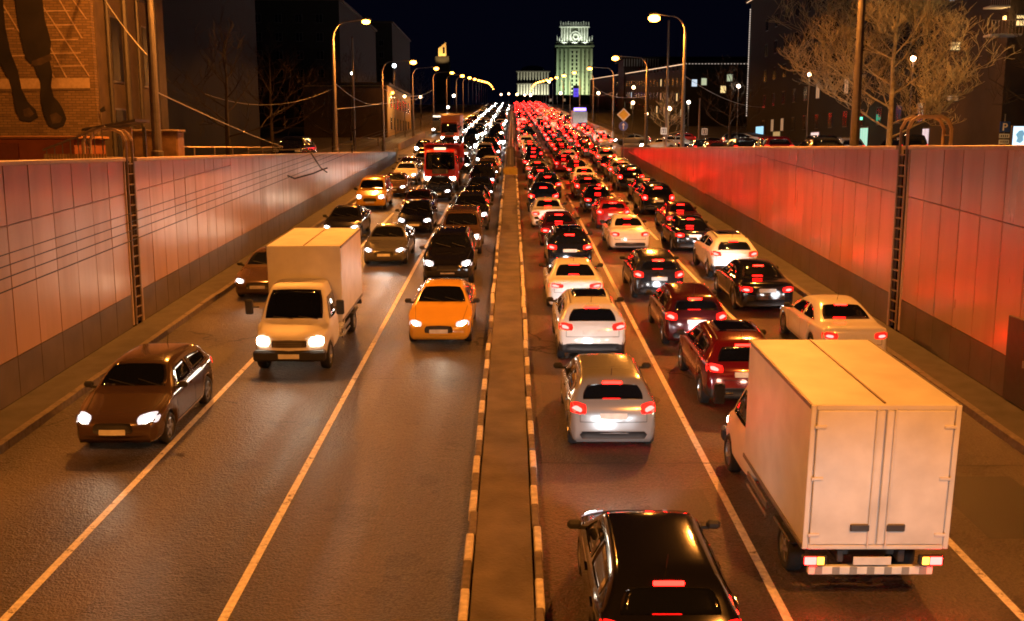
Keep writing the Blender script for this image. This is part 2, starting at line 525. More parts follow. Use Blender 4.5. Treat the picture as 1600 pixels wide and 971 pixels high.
# ------------------------------------------------------------------ retaining walls
def wall(sg, y0, y1, top, label, plain_from=None, pw=1.13):
    t = thing("retaining_wall", label, "wall", (sg * WX, y0, 0))
    t.location = (0, 0, 0)
    n = max(1, round((y1 - y0) / pw))
    pan, pl, bk = MB(), MB(), MB()
    xi = sg * WX
    def slab(bm, ya, yb, za0, za1, zb0, zb1, th, g=.016, tilt=0.0):
        # inner face quad from (ya: za0..zb0) to (yb: za1..zb1), thickness outward
        xo = xi + sg * th
        t1 = random.uniform(-tilt, tilt); t2 = random.uniform(-tilt, tilt)
        vv = [(xi + t1, ya + g, za0), (xi + t2, yb - g, za1), (xi + t2, yb - g, zb1), (xi - t1, ya + g, zb0),
              (xo, ya + g, za0), (xo, yb - g, za1), (xo, yb - g, zb1), (xo, ya + g, zb0)]
        bm.add(vv, [(0, 1, 2, 3), (7, 6, 5, 4), (0, 4, 5, 1), (1, 5, 6, 2), (2, 6, 7, 3), (3, 7, 4, 0)], random.choice((0, 0, 0, 1, 2, 3)) if tilt else 0)
    for i in range(n):
        ya = y0 + (y1 - y0) * i / n; yb = y0 + (y1 - y0) * (i + 1) / n
        b0, b1 = rz(ya) + 1.12, rz(yb) + 1.12
        if b1 < top - .3:
            m0, m1 = rz(ya) + 4.05, rz(yb) + 4.05
            ti = .005
            if m1 < top - .25:
                slab(pan, ya, yb, b0, b1, m0 - .013, m1 - .013, .07, tilt=ti)
                slab(pan, ya, yb, m0 + .013, m1 + .013, top, top, .07, tilt=ti)
            else:
                slab(pan, ya, yb, b0, b1, top, top, .07, tilt=ti)
            slab(pl, ya, yb, rz(ya) + .16, rz(yb) + .16, b0 - .02, b1 - .02, .05, g=.009)
        else:
            slab(pl, ya, yb, rz(ya) + .16, rz(yb) + .16, top, top, .05, g=.009)
    m = 24
    for i in range(m):
        ya = y0 + (y1 - y0) * i / m; yb = y0 + (y1 - y0) * (i + 1) / m
        x0, x1 = xi + sg * .08, xi + sg * .34
        vv = [(x, y, z) for y, zb in ((ya, rz(ya) - .1), (yb, rz(yb) - .1)) for x, z in ((x0, zb), (x1, zb), (x1, top), (x0, top))]
        bk.add(vv, [(0, 1, 2, 3), (7, 6, 5, 4), (0, 4, 5, 1), (1, 5, 6, 2), (2, 6, 7, 3), (3, 7, 4, 0)])
    pan.build("panel_cladding", M_WALLS, t)
    pl.build("plinth", M_PLINTH, t)
    bk.build("backing", M_DARKGAP, t)
    c = MB(); c.bbox((sg * (WX + .14), (y0 + y1) / 2, top + .055), (.46, y1 - y0, .11), .015)
    c.build("coping", M_COPING, t)
    return t
TL, TR = 6.62, 6.96
wall(-1, 29.6, 97, TL, "long panelled retaining wall on the headlight side, beyond the ladder, glowing pale")
wall(-1, 6, 28.75, TL, "brown panelled retaining wall below the boots mural, before the ladder")
wall(1, 29.0, 103, TR, "long panelled retaining wall beside the red tail lights, beyond the ladder")
wall(1, 6, 28.1, TR, "brown-red panelled retaining wall beside the box truck, before the ladder")
b = MB(); b.bbox((-WX - .05, 97.2, (TL + rz(97)) / 2 + .1), (.3, .3, TL - rz(97) + .5), .02)
tag(b.build("wall_end_post", pm("post_white", (.7, .7, .68), .5)), "white post closing the end of the pale panelled wall", "post")

def ladder(sg, y0, y1, top, label, hoops):
    t = thing("access_ladder", label, "ladder")
    hoop_m = pm("hoop_steel", (.46, .34, .25), .5, metal=.2)
    xi = sg * (WX - .03)
    zb = rz(y0) + .2
    b = MB()
    b.box((sg * (WX + .42), (y0 + y1) / 2, (zb + top) / 2), (.06, y1 - y0 + .2, top - zb))
    b.build("recess", M_DARKGAP, t)
    ya, yb = y0 + .17, y1 - .17
    for y in (ya, yb):
        pts = [(xi, y, zb), (xi, y, top + .58)]
        if hoops:
            pts += [(xi + sg * .12, y, top + .82), (xi + sg * .32, y, top + .92), (xi + sg * .9, y, top + .92), (xi + sg * 1.1, y, top + .82), (xi + sg * 1.22, y, top + .58), (xi + sg * 1.22, y, top + .05)]
        b = MB(); b.tube(pts[:2], .04, 6); sr = b.build("side_rail", M_STEEL, t)
        if hoops: b = MB(); b.tube(pts[1:], .05, 6); b.build("hoop", hoop_m, sr)
    z = zb + .2
    while z < top + .1:
        b = MB(); b.tube([(xi, ya, z), (xi, yb, z)], .026, 6); b.build("rung", M_STEEL, t); z += .30
    for y, e in ((y0, -1), (y1, 1)):
        b = MB(); b.bbox((sg * (WX + .05), y + e * .0, (zb + top) / 2), (.16, .08, top - zb), .01)
        b.build("edge_channel", M_COPING, t)
    if hoops:
        b = MB(); b.bbox((sg * (WX + .75), (y0 + y1) / 2, top + .1), (.95, yb - ya + .2, .06), .01); b.build("platform", M_COPING, t)
        b = MB(); b.tube([(xi + sg * 1.22, ya, top + .4), (xi + sg * 1.22, yb, top + .4)], .025, 6); b.build("gate_bar", M_STEEL, t)
ladder(-1, 28.78, 29.57, TL, "dark ladder in a recess of the wall under the boots mural, hooped top", True)
ladder(1, 28.13, 28.97, TR, "ladder with hooped handrails set into the wall beside the red-lit panels", True)

# small dark service door at the photo's edge of the tail-light wall
t = thing("service_door", "dark steel service door in the wall beside the box truck", "door", (WX - .03, 21.35, 0))
b = MB(); b.bbox((0, 0, rz(21.3) + 1.15), (.05, 1.0, 1.9), .01); b.build("door_leaf", M_DARKST, t)
b = MB(); b.bbox((-.05, -.35, rz(21.3) + 1.15), (.06, .04, .16), .01); b.build("handle", M_STEEL, t)

# ------------------------------------------------------------------ cars
def chaikin(p, k=2):
    for _ in range(k):
        q = [p[0]]
        for a, c in zip(p, p[1:]):
            q.append((a[0] * .75 + c[0] * .25, a[1] * .75 + c[1] * .25))
            q.append((a[0] * .25 + c[0] * .75, a[1] * .25 + c[1] * .75))
        q.append(p[-1])
        p = q
    return p
def lerp(a, c, t): return a + (c - a) * t
def clamp(x, a=0., c=1.): return max(a, min(c, x))

TYPES = {
 "sedan": dict(L=4.62, W=1.80, H=1.45, belt=(.90, .985), sill=.24, wb=2.70, fo=.90, wr=.325,
    prof=[(0, .40), (.004, .58), (.02, .68), (.09, .77), (.26, .90), (.295, .945), (.42, 1.36), (.47, 1.43), (.56, 1.455), (.67, 1.405), (.825, 1.075), (.86, 1.055), (.955, 1.04), (.985, 1.0), (.996, .72), (1, .42)],
    tail=(.46, .80, .74, .90), head=(.46, .80, .58, .70), roof=.56, ws=(.305, .425), rw=(.675, .82), sw=(.33, .82), trim=False),
 "coupe": dict(L=4.75, W=1.86, H=1.42, belt=(.90, 1.0), sill=.24, wb=2.82, fo=.88, wr=.34,
    prof=[(0, .40), (.004, .58), (.02, .68), (.09, .78), (.27, .90), (.31, .94), (.44, 1.34), (.49, 1.405), (.57, 1.42), (.68, 1.36), (.87, 1.07), (.95, 1.045), (.985, 1.0), (.996, .72), (1, .42)],
    tail=(.40, .83, .80, .92), head=(.46, .83, .58, .68), roof=.55, ws=(.32, .445), rw=(.685, .865), sw=(.34, .80), trim=False),
 "hatchback": dict(L=4.10, W=1.76, H=1.49, belt=(.94, 1.02), sill=.25, wb=2.56, fo=.82, wr=.315,
    prof=[(0, .42), (.004, .62), (.025, .72), (.10, .82), (.235, .95), (.275, 1.0), (.41, 1.40), (.47, 1.475), (.60, 1.49), (.78, 1.45), (.865, 1.39), (.945, 1.06), (.968, .98), (.985, .88), (.994, .66), (1, .44)],
    tail=(.52, .80, .80, .98), head=(.44, .78, .60, .75), roof=.58, ws=(.285, .415), rw=(.875, .943), sw=(.31, .875), trim=False),
 "crossover": dict(L=4.34, W=1.82, H=1.61, belt=(1.03, 1.14), sill=.34, wb=2.63, fo=.86, wr=.345,
    prof=[(0, .50), (.004, .72), (.025, .83), (.10, .92), (.24, 1.06), (.28, 1.11), (.41, 1.52), (.47, 1.595), (.60, 1.61), (.76, 1.57), (.865, 1.49), (.95, 1.13), (.968, 1.05), (.985, .92), (.994, .72), (1, .50)],
    tail=(.50, .84, .90, 1.06), head=(.46, .80, .70, .84), roof=.57, ws=(.29, .415), rw=(.872, .948), sw=(.315, .87), trim=True),
 "suv": dict(L=4.72, W=1.90, H=1.74, belt=(1.10, 1.18), sill=.36, wb=2.80, fo=.90, wr=.365,
    prof=[(0, .52), (.004, .80), (.02, .92), (.09, 1.02), (.25, 1.12), (.285, 1.16), (.39, 1.62), (.44, 1.72), (.60, 1.745), (.80, 1.72), (.90, 1.66), (.957, 1.20), (.97, 1.10), (.985, .95), (.994, .75), (1, .52)],
    tail=(.60, .86, .88, 1.16), head=(.48, .84, .76, .92), roof=.62, ws=(.295, .395), rw=(.905, .955), sw=(.315, .905), trim=True),
 "estate": dict(L=4.60, W=1.78, H=1.50, belt=(.93, 1.0), sill=.25, wb=2.68, fo=.88, wr=.325,
    prof=[(0, .42), (.004, .60), (.02, .70), (.09, .79), (.25, .93), (.285, .97), (.41, 1.39), (.46, 1.47), (.60, 1.50), (.80, 1.475), (.885, 1.42), (.955, 1.04), (.972, .96), (.987, .86), (.995, .66), (1, .44)],
    tail=(.54, .80, .78, 1.02), head=(.46, .79, .58, .72), roof=.58, ws=(.295, .415), rw=(.892, .953), sw=(.32, .895), trim=False),
 "minivan": dict(L=4.45, W=1.82, H=1.82, belt=(1.08, 1.12), sill=.28, wb=2.75, fo=.84, wr=.33,
    prof=[(0, .46), (.004, .72), (.025, .84), (.09, .95), (.18, 1.08), (.215, 1.14), (.33, 1.66), (.40, 1.80), (.55, 1.83), (.85, 1.80), (.93, 1.74), (.965, 1.15), (.975, 1.05), (.988, .9), (.995, .7), (1, .46)],
    tail=(.68, .87, .78, 1.22), head=(.46, .80, .68, .88), roof=.66, ws=(.222, .335), rw=(.935, .964), sw=(.25, .93), trim=False),
}

class CarShape:
    def __init__(s, T, coarse=False):
        s.T = T
        L, W, H = T["L"], T["W"], T["H"]
        s.L, s.W, s.H = L, W, H
        s.wf = L / 2 - T["fo"]; s.wrr = s.wf - T["wb"]
        p = chaikin([(L / 2 - a * L, z) for a, z in T["prof"]], 2)
        s.p = p
        # stations: by arc length, plus the wheel arches
        d = [0]
        for a, c in zip(p, p[1:]): d.append(d[-1] + math.hypot(a[0] - c[0], a[1] - c[1]))
        N = 26 if coarse else 58
        ys = []
        k = 0
        for i in range(N + 1):
            t = d[-1] * i / N
            while k < len(d) - 2 and d[k + 1] < t: k += 1
            u = (t - d[k]) / max(1e-9, d[k + 1] - d[k])
            ys.append((lerp(p[k][0], p[k + 1][0], u), lerp(p[k][1], p[k + 1][1], u)))
        s.R = T["wr"] + .055
        if not coarse:
            for yw in (s.wf, s.wrr):
                for q in (-1.001, -.985, -.93, -.8, -.55, -.28, 0, .28, .55, .8, .93, .985, 1.001):
                    y = yw + q * s.R
                    if abs(y) > L / 2 - .02: continue
                    ys.append((y, s.ztop(y)))
        ys.sort(key=lambda a: (-a[0], a[1] if a[0] > 0 else -a[1]))
        out = [ys[0]]
        for a in ys[1:]:
            if math.hypot(a[0] - out[-1][0], a[1] - out[-1][1]) > .012: out.append(a)
        s.st = out
        s.grid()
    def ztop(s, y):
        p = s.p
        for a, c in zip(p, p[1:]):
            if a[0] >= y >= c[0]:
                return lerp(a[1], c[1], (a[0] - y) / max(1e-9, a[0] - c[0]))
        return p[0][1] if y > 0 else p[-1][1]
    def yend(s, z, front):
        """y of the nose / tail surface at height z"""
        p = s.p if front else s.p[::-1]
        for a, c in zip(p, p[1:]):
            if a[1] <= z <= c[1]:
                return lerp(a[0], c[0], (z - a[1]) / max(1e-9, c[1] - a[1]))
        return p[0][0]
    def zbelt(s, y):
        return lerp(s.T["belt"][0], s.T["belt"][1], clamp((s.L / 2 - y) / s.L))
    def section(s, y, zt):
        T = s.T; W, H, L = s.W, s.H, s.L
        zb0 = T["sill"]
        for yw in (s.wf, s.wrr):
            dd = abs(y - yw)
            if dd < s.R: zb0 = max(zb0, T["wr"] + math.sqrt(s.R ** 2 - dd ** 2) - .01)
        zb0 = min(zb0, zt - .06)
        zbelt = s.zbelt(y)
        sc = clamp((zt - zbelt) / (H - zbelt))
        ze = zt - lerp(.035, .065, sc)
        zbe = min(zbelt, ze - .004)
        zbe = max(zbe, zb0 + .02)
        df, dr = L / 2 - y, y + L / 2
        c = 1.0
        if df < 1.0: c -= .13 * (1 - df / 1.0) ** 2
        if dr < .8: c -= .08 * (1 - dr / .8) ** 2
        for dd in (df, dr):
            if dd < .13: c *= 1 - .09 * (1 - dd / .13) ** 2
        hw = W / 2 * c
        full = clamp((zbe - zb0) / .4)
        pts = []
        for f, o in ((0, .055), (.10, .018), (.28, .002), (.48, 0), (.66, .012), (.80, .010), (.92, .022), (1, .050)):
            pts.append((hw - o * full, lerp(zb0, zbe, f)))
        wsh = hw - .055
        wtop = lerp(wsh - .03, T["roof"] * c, sc)
        wtop = min(wtop, wsh)
        for g in (.06, .3, .6, .88):
            bulge = .02 * math.sin(math.pi * g) * sc
            pts.append((lerp(wsh, wtop, g) + bulge, lerp(zbe, ze, g)))
        k = zt - ze
        for a, h in ((.975, .28), (.90, .58), (.72, .84), (.38, .97), (0, 1)):
            pts.append((wtop * a, ze + k * h))
        return pts
    def grid(s):
        rows = []
        L = s.L
        for y, zt in s.st:
            sec = s.section(y, zt)
            half = []
            df, dr = L / 2 - y, y + L / 2
            for x, z in sec:
                q = (x / (s.W / 2)) ** 2
                yy = y
                if df < 1.2: yy -= .20 * q * (1 - df / 1.2) ** 1.5
                if dr < .9: yy += .10 * q * (1 - dr / .9) ** 1.5
                half.append((x, yy, z))
            rows.append([(-x, y2, z) for x, y2, z in half] + [h for h in half[-2::-1]])
        s.rows = rows
        n = len(rows[0])
        s.v = [p for r in rows for p in r]
        s.f = []
        for i in range(len(rows) - 1):
            for j in range(n - 1):
                s.f.append((i * n + j, (i + 1) * n + j, (i + 1) * n + j + 1, i * n + j + 1))
        s.f.append(tuple(range(n)))
        m = (len(rows) - 1) * n
        s.f.append(tuple(m + j for j in range(n - 1, -1, -1)))
        s.bvh = BVHTree.FromPolygons([Vector(p) for p in s.v], s.f)
    def near(s, p, off):
        p = Vector(p)
        co, no, i, d = s.bvh.find_nearest(p)
        if co is None: return p
        out = co - Vector((0, co.y * .6, .6))
        if no.dot(out) < 0: no = -no
        return co + no * off
    def patch(s, mb, c, nx=6, ny=4, rnd=.25, off=.008, mi=0, depth=.03):
        a, b2, c2, d = [Vector(q) for q in c]
        top, bot = [], []
        for j in range(ny + 1):
            for i in range(nx + 1):
                u, v = 2 * i / nx - 1, 2 * j / ny - 1
                u2 = u * math.sqrt(max(0, 1 - rnd * v * v)); v2 = v * math.sqrt(max(0, 1 - rnd * u * u))
                k = math.sqrt(1 - rnd) ** .35
                u2, v2 = (u2 * k + 1) / 2, (v2 * k + 1) / 2
                p = a.lerp(b2, u2).lerp(d.lerp(c2, u2), v2)
                top.append(s.near(p, off)); bot.append(s.near(p, off - depth))
        W1 = nx + 1
        fs = [(j * W1 + i, j * W1 + i + 1, (j + 1) * W1 + i + 1, (j + 1) * W1 + i) for j in range(ny) for i in range(nx)]
        ring = list(range(nx + 1)) + [j * W1 + nx for j in range(1, ny + 1)] + [ny * W1 + i for i in range(nx - 1, -1, -1)] + [j * W1 for j in range(ny - 1, 0, -1)]
        N = len(top)
        fs += [(ring[k], ring[(k + 1) % len(ring)], ring[(k + 1) % len(ring)] + N, ring[k] + N) for k in range(len(ring))]
        mb.add(top + bot, fs, mi)
        return mb
    def seam(s, mb, pts, wd=.014, mi=1):
        pts = [s.near(p, .0025) for p in pts]
        for a, c in zip(pts, pts[1:]):
            t = (c - a).normalized()
            nrm = s.near((a + c) / 2, .02) - s.near((a + c) / 2, 0)
            sd = t.cross(nrm.normalized()) * (wd / 2)
            mb.add([a - sd, a + sd, c + sd, c - sd], [(0, 1, 2, 3)], mi)

    # corner lists for the panels ------------------------------------------------
    def Y(s, fr): return s.L / 2 - fr * s.L
    def q_windscreen(s):
        a, c = s.T["ws"]; y0, y1 = s.Y(a + .004), s.Y(c + .01)
        z0, z1 = s.ztop(y0), s.ztop(y1)
        w0, w1 = s.W / 2 - .17, s.T["roof"] - .03
        return [(w0, y0 - .05, z0 - .005), (-w0, y0 - .05, z0 - .005), (-w1, y1, z1 - .02), (w1, y1, z1 - .02)]
    def q_rear(s):
        a, c = s.T["rw"]; y0, y1 = s.Y(c), s.Y(a + .006)
        z0, z1 = s.ztop(y0), s.ztop(y1)
        w0, w1 = s.W / 2 - .24, s.T["roof"] - .06
        return [(-w0, y0, z0 - .01), (w0, y0, z0 - .01), (w1, y1, z1 - .025), (-w1, y1, z1 - .025)]
    def q_sides(s, sg):
        a, c = s.T["sw"]
        out = []
        ya, yc = s.Y(a), s.Y(c)
        ym = lerp(ya, yc, .50)
        def zt(y): return max(s.zbelt(y) + .06, s.ztop(y) - .135)
        def xx(z, y): return sg * lerp(s.W / 2 - .05, s.T["roof"], clamp((z - s.zbelt(y)) / (s.H - s.zbelt(y))))
        def P(y, z): return (xx(z, y), y, z)
        yf = s.Y(s.T["ws"][1]) - .02
        zb = lambda y: s.zbelt(y) + .035
        yr = s.Y(s.T["rw"][0]) + .10
        out.append([P(ya - .10, zb(ya)), P(ym + .04, zb(ym)), P(ym + .04, zt(ym)), P(yf - .02, zt(yf - .1))])
        out.append([P(ym - .04, zb(ym)), P(yc + .16, zb(yc) + .02), P(max(yr, yc + .2), zt(max(yr, yc + .2)) - .01), P(ym - .04, zt(ym))])
        return out
    def q_end(s, sg, x0, x1, z0, z1, front, wrap=0.0):
        e = 1 if front else -1
        def P(x, z):
            y = s.yend(z, front)
            q = (x / (s.W / 2)) ** 2
            return (sg * x, y - e * (.20 if front else .10) * q - e * wrap * clamp((x - x0) / (x1 - x0)), z)
        return [P(x0, z0), P(x1, z0), P(x1, z1), P(x0, z1)]

def wheel_mesh(r, wd=.21):
    b = MB()
    prof = [(-wd / 2 + .02, r * .66), (-wd / 2, r * .72), (-wd / 2 + .005, r * .9), (-wd / 2 + .035, r * .985), (0, r), (wd / 2 - .035, r * .985), (wd / 2 - .005, r * .9), (wd / 2, r * .72), (wd / 2 - .02, r * .66)]
    n = 22
    vv = [(x, rr * math.cos(2 * math.pi * k / n), rr * math.sin(2 * math.pi * k / n)) for x, rr in prof for k in range(n)]
    fs = [(i * n + k, i * n + (k + 1) % n, (i + 1) * n + (k + 1) % n, (i + 1) * n + k) for i in range(len(prof) - 1) for k in range(n)]
    b.add(vv, fs)
    return b.mesh("wheel", M_TYRE, True)
def rim_mesh(r, wd=.21):
    b = MB()
    n = 20
    ro = r * .67
    for x0, x1, ra, rb in ((wd / 2 - .025, wd / 2 - .012, ro, ro * .9), (wd / 2 - .012, wd / 2 - .07, ro * .9, ro * .84)):
        vv = [(x, rr * math.cos(2 * math.pi * k / n), rr * math.sin(2 * math.pi * k / n)) for x, rr in ((x0, ra), (x1, rb)) for k in range(n)]
        b.add(vv, [(k, (k + 1) % n, n + (k + 1) % n, n + k) for k in range(n)])
    vv = [(wd / 2 - .09, ro * .9 * math.cos(2 * math.pi * k / n), ro * .9 * math.sin(2 * math.pi * k / n)) for k in range(n)]
    b.add(vv, [tuple(range(n))], 1)
    for k in range(5):
        an = 2 * math.pi * k / 5
        for w_, rr in ((.05, 0),):
            d = Vector((0, math.cos(an), math.sin(an))); e = Vector((0, -math.sin(an), math.cos(an)))
            p0, p1 = d * .03, d * ro * .9
            x = wd / 2 - .03
            vv = [p0 - e * .045, p0 + e * .045, p1 + e * .028, p1 - e * .028]
            b.add([(x + .008, q.y, q.z) for q in vv] + [(x - .04, q.y, q.z) for q in vv], [(0, 1, 2, 3), (0, 4, 5, 1), (1, 5, 6, 2), (2, 6, 7, 3), (3, 7, 4, 0)])
    return b.mesh("rim", [M_RIM, M_PLAST], False)

SHAPES, PARTS = {}, {}
def shape(kind, coarse=False):
    k = (kind, coarse)
    if k not in SHAPES: SHAPES[k] = CarShape(TYPES[kind], coarse)
    return SHAPES[k]

def body_mesh(S, paint_slot, seams=True):
    T = S.T
    b = MB()
    b.add(S.v, S.f)
    if T["trim"]:
        for i, f in enumerate(S.f):
            zc = sum(S.v[k][2] for k in f) / len(f)
            lim = T["sill"] + .14
            yc = sum(S.v[k][1] for k in f) / len(f)
            if abs(yc) > S.L / 2 - .35: lim += .10
            if zc < lim: b.m[i] = 2
    if seams:
        for sg in (-1, 1):
            x = sg * S.W / 2
            a, c = T["sw"]
            ya, yc = S.Y(a), S.Y(c); ym = lerp(ya, yc, .5)
            for y in (ya - .02, ym, max(yc + .25, S.wrr + .05)):
                zz = [T["sill"] + .08 + k * (S.zbelt(y) - T["sill"] - .08) / 6 for k in range(7)]
                if y == max(yc + .25, S.wrr + .05): zz = [z for z in zz if z > T["wr"] * 2]
                S.seam(b, [(x, y, z) for z in zz])
            S.seam(b, [(x, ya - .02 - k * .1, T["sill"] + .09) for k in range(int((ya - S.wrr - .5) / .1))], .012)
        # boot / tailgate and bonnet outlines
        zl = T["tail"][2] - .14
        hw = S.W / 2 - .22
        ye = S.yend(zl, False)
        S.seam(b, [(lerp(-hw, hw, k / 10), ye, zl) for k in range(11)], .012)
        for sg in (-1, 1):
            S.seam(b, [(sg * hw, S.yend(z, False), z) for z in [lerp(zl, S.ztop(S.Y(.965)), k / 5) for k in range(6)]], .010)
        yb = S.Y(T["ws"][0] - .012)
        for sg in (-1, 1):
            S.seam(b, [(sg * lerp(S.W / 2 - .15, S.W / 2 - .26, k / 8), lerp(yb, S.Y(.05), k / 8), S.ztop(lerp(yb, S.Y(.05), k / 8))) for k in range(9)], .010)
    return b.mesh("car_body", [paint_slot, M_DARKGAP, M_PLAST], True)

def car_parts(kind, oncoming, level):
    """list of (part name, mesh, paint?, parent index, location, rotation z) built once per kind"""
    key = (kind, oncoming, level)
    if key in PARTS: return PARTS[key]
    S = shape(kind); T = S.T
    L, W = S.L, S.W
    out = []
    def add(name, mesh, painted=False, par=None, loc=None, rz_=0.0):
        out.append((name, mesh, painted, par, loc, rz_)); return len(out) - 1
    white = paint("white")
    bi = add("car_body", body_mesh(S, white, level == 2), True)
    add("windscreen", S.patch(MB(), S.q_windscreen(), 10, 6, .10).mesh("windscreen", M_GLASS, True))
    add("rear_window", S.patch(MB(), S.q_rear(), 10, 5, .12).mesh("rear_window", M_GLASS, True))
    for sg in (-1, 1):
        for q in S.q_sides(sg):
            add("side_window", S.patch(MB(), q, 6, 4, .10).mesh("side_window", M_GLASS, True))
    x0, x1, z0, z1 = T["tail"]
    for sg in (-1, 1):
        ti = add("tail_light", S.patch(MB(), S.q_end(sg, x0, x1, z0, z1, False, .10), 6, 3, .22, .012).mesh("tail_light", M_TAILLENS, True))
        if not oncoming:
            xa, xb = lerp(x0, x1, .30), lerp(x0, x1, .82); za, zb_ = lerp(z0, z1, .18), lerp(z0, z1, .66)
            add("lit_element", S.patch(MB(), S.q_end(sg, xa, xb, za, zb_, False, .10), 4, 2, .4, .016).mesh("lit_element", M_TAIL, True), False, ti)
    h0, h1, g0, g1 = T["head"]
    for sg in (-1, 1):
        hi = add("headlight", S.patch(MB(), S.q_end(sg, h0, h1, g0, g1, True, .16), 6, 3, .30, .012).mesh("headlight", M_HEADLENS, True))
        add("lit_element", S.patch(MB(), S.q_end(sg, lerp(h0, h1, .30), lerp(h0, h1, .78), lerp(g0, g1, .12), lerp(g0, g1, .88), True, .12), 4, 3, .5, .018).mesh("head_lit_element", M_HEADC, True), False, hi)
    # under body and wheels
    b = MB(); b.bbox((0, 0, T["sill"] + .10), (W - .52, L - 1.2, .22), .05); b.box((0, (S.wf + S.wrr) / 2, T["sill"] + .16), (W - .16, T["wb"] - 2 * S.R - .02, .16))
    add("underbody", b.mesh("underbody", M_PLAST))
    wm, rm = ("wm", T["wr"]), ("rm", T["wr"])
    if wm not in PARTS: PARTS[wm] = wheel_mesh(T["wr"]); PARTS[rm] = rim_mesh(T["wr"])
    for yw in (S.wf, S.wrr):
        for sg in (-1, 1):
            wi = add("wheel", PARTS[wm], False, None, (sg * (W / 2 - .125), yw, T["wr"]), 0 if sg > 0 else math.pi)
            if level == 2: add("rim", PARTS[rm], False, wi, (0, 0, 0), 0)
    if not oncoming or level == 2:
        zb = lerp(z0, z1, .2) - .12
        b = MB()
        if kind in ("sedan", "coupe"):
            yb = S.yend(T["tail"][2] + .03, False); S.patch(b, [(-.27, S.yend(z0 - .0, False), z0 + .0), (.27, S.yend(z0, False), z0), (.27, S.yend(z0 + .12, False), z0 + .12), (-.27, S.yend(z0 + .12, False), z0 + .12)], 4, 2, .05, .010)
        else:
            S.patch(b, [(-.27, S.yend(z0 - .08, False), z0 - .08), (.27, S.yend(z0 - .08, False), z0 - .08), (.27, S.yend(z0 + .035, False), z0 + .035), (-.27, S.yend(z0 + .035, False), z0 + .035)], 4, 2, .05, .010)
        add("number_plate", b.mesh("number_plate", M_PLATE))
    # third brake lamp
    if not oncoming:
        b = MB(); yy = S.Y(T["rw"][0] + .012)
        if kind in ("sedan", "coupe"):
            y2 = S.Y(T["rw"][0] + .012)
            S.patch(b, [(-.17, y2 - .05, S.ztop(y2 - .05)), (.17, y2 - .05, S.ztop(y2 - .05)), (.17, y2, S.ztop(y2)), (-.17, y2, S.ztop(y2))], 4, 2, .1, .022)
        else:
            S.patch(b, [(-.19, yy + .015, S.ztop(yy + .015)), (.19, yy + .015, S.ztop(yy + .015)), (.19, yy + .06, S.ztop(yy + .06)), (-.19, yy + .06, S.ztop(yy + .06))], 4, 2, .1, .018)
        add("brake_light", b.mesh("brake_light", M_BRAKE))
    for sg in (-1, 1):
        b = MB()
        ym = S.Y(T["sw"][0]) - .12; zm = S.zbelt(ym) + .09
        b.bbox((sg * (W / 2 + .09), ym, zm), (.20, .11, .13), .04)
        b.box((sg * (W / 2 - .02), ym + .02, zm - .05), (.12, .05, .05))
        add("wing_mirror", b.mesh("wing_mirror", M_PLAST, False))
    if level == 2:
        b = MB(); hw = W / 2 - .20; zl = T["sill"] + .10
        S.patch(b, [(-hw, S.yend(zl + .08, False), zl - .04), (hw, S.yend(zl + .08, False), zl - .04), (hw, S.yend(zl + .2, False), zl + .13), (-hw, S.yend(zl + .2, False), zl + .13)], 8, 2, .15, .012)
        add("rear_bumper_trim", b.mesh("rear_bumper_trim", M_PLAST, True))
        b = MB(); zg = T["head"][2] - .02
        S.patch(b, [(-.42, S.yend(zg - .10, True), zg - .12), (.42, S.yend(zg - .10, True), zg - .12), (.38, S.yend(zg + .08, True), zg + .09), (-.38, S.yend(zg + .08, True), zg + .09)], 6, 3, .15, .010)
        add("grille", b.mesh("grille", M_PLAST, True))
        b = MB(); S.patch(b, [(-.26, L / 2, .44), (.26, L / 2, .44), (.26, L / 2, .55), (-.26, L / 2, .55)], 4, 2, .05, .025)
        add("number_plate", b.mesh("number_plate", M_PLATE))
        a, c = T["sw"]; ya, yc = S.Y(a), S.Y(c); ym = lerp(ya, yc, .5)
        for sg in (-1, 1):
            for y in (ym + .16, max(yc + .35, S.wrr + .1)):
                b = MB(); z = S.zbelt(y) - .11
                S.patch(b, [(sg * W / 2, y - .1, z - .018), (sg * W / 2, y + .1, z - .018), (sg * W / 2, y + .1, z + .018), (sg * W / 2, y - .1, z + .018)], 4, 1, .1, .025)
                add("door_handle", b.mesh("door_handle", white), True)
        b = MB(); yy = S.Y(T["ws"][0]) - .04
        for x0_, x1_ in ((-.05, .52), (-.58, -.08)):
            pts = [S.near((lerp(x0_, x1_, k / 5), yy - .03 * k, S.ztop(yy - .03 * k)), .022) for k in range(6)]
            b.tube(pts, .010, 4)
        add("wiper", b.mesh("wiper", M_PLAST))
        if kind in ("crossover", "suv", "estate"):
            for sg in (-1, 1):
                b = MB(); n = 8; xa = T["roof"] - .03
                ys = [lerp(S.Y(.47), S.Y(T["rw"][0] - .05), k / n) for k in range(n + 1)]
                b.tube([S.near((sg * xa, y, S.ztop(y) - .02), .03 if 0 < k < n else 0) for k, y in enumerate(ys)], .016, 5)
                add("roof_rail", b.mesh("roof_rail", M_DARKST))
        if kind == "crossover":
            y0_, y1_ = S.Y(.455), S.Y(.72); hw_ = T["roof"] - .10; n_ = 6
            b = MB()
            S.patch(b, [(-hw_, y1_, S.ztop(y1_)), (hw_, y1_, S.ztop(y1_)), (hw_, y0_, S.ztop(y0_)), (-hw_, y0_, S.ztop(y0_))], 8, 8, .08, .010)
            add("glass_roof", b.mesh("glass_roof", M_GLASS, True))
        b = MB(); yy = S.Y(T["rw"][0] - .05); zz = S.ztop(yy)
        b.tube([(0, yy, zz - .01), (0, yy - .10, zz + .22)], [.008, .004], 4)
        add("aerial", b.mesh("aerial", M_PLAST))
    PARTS[key] = out
    return out

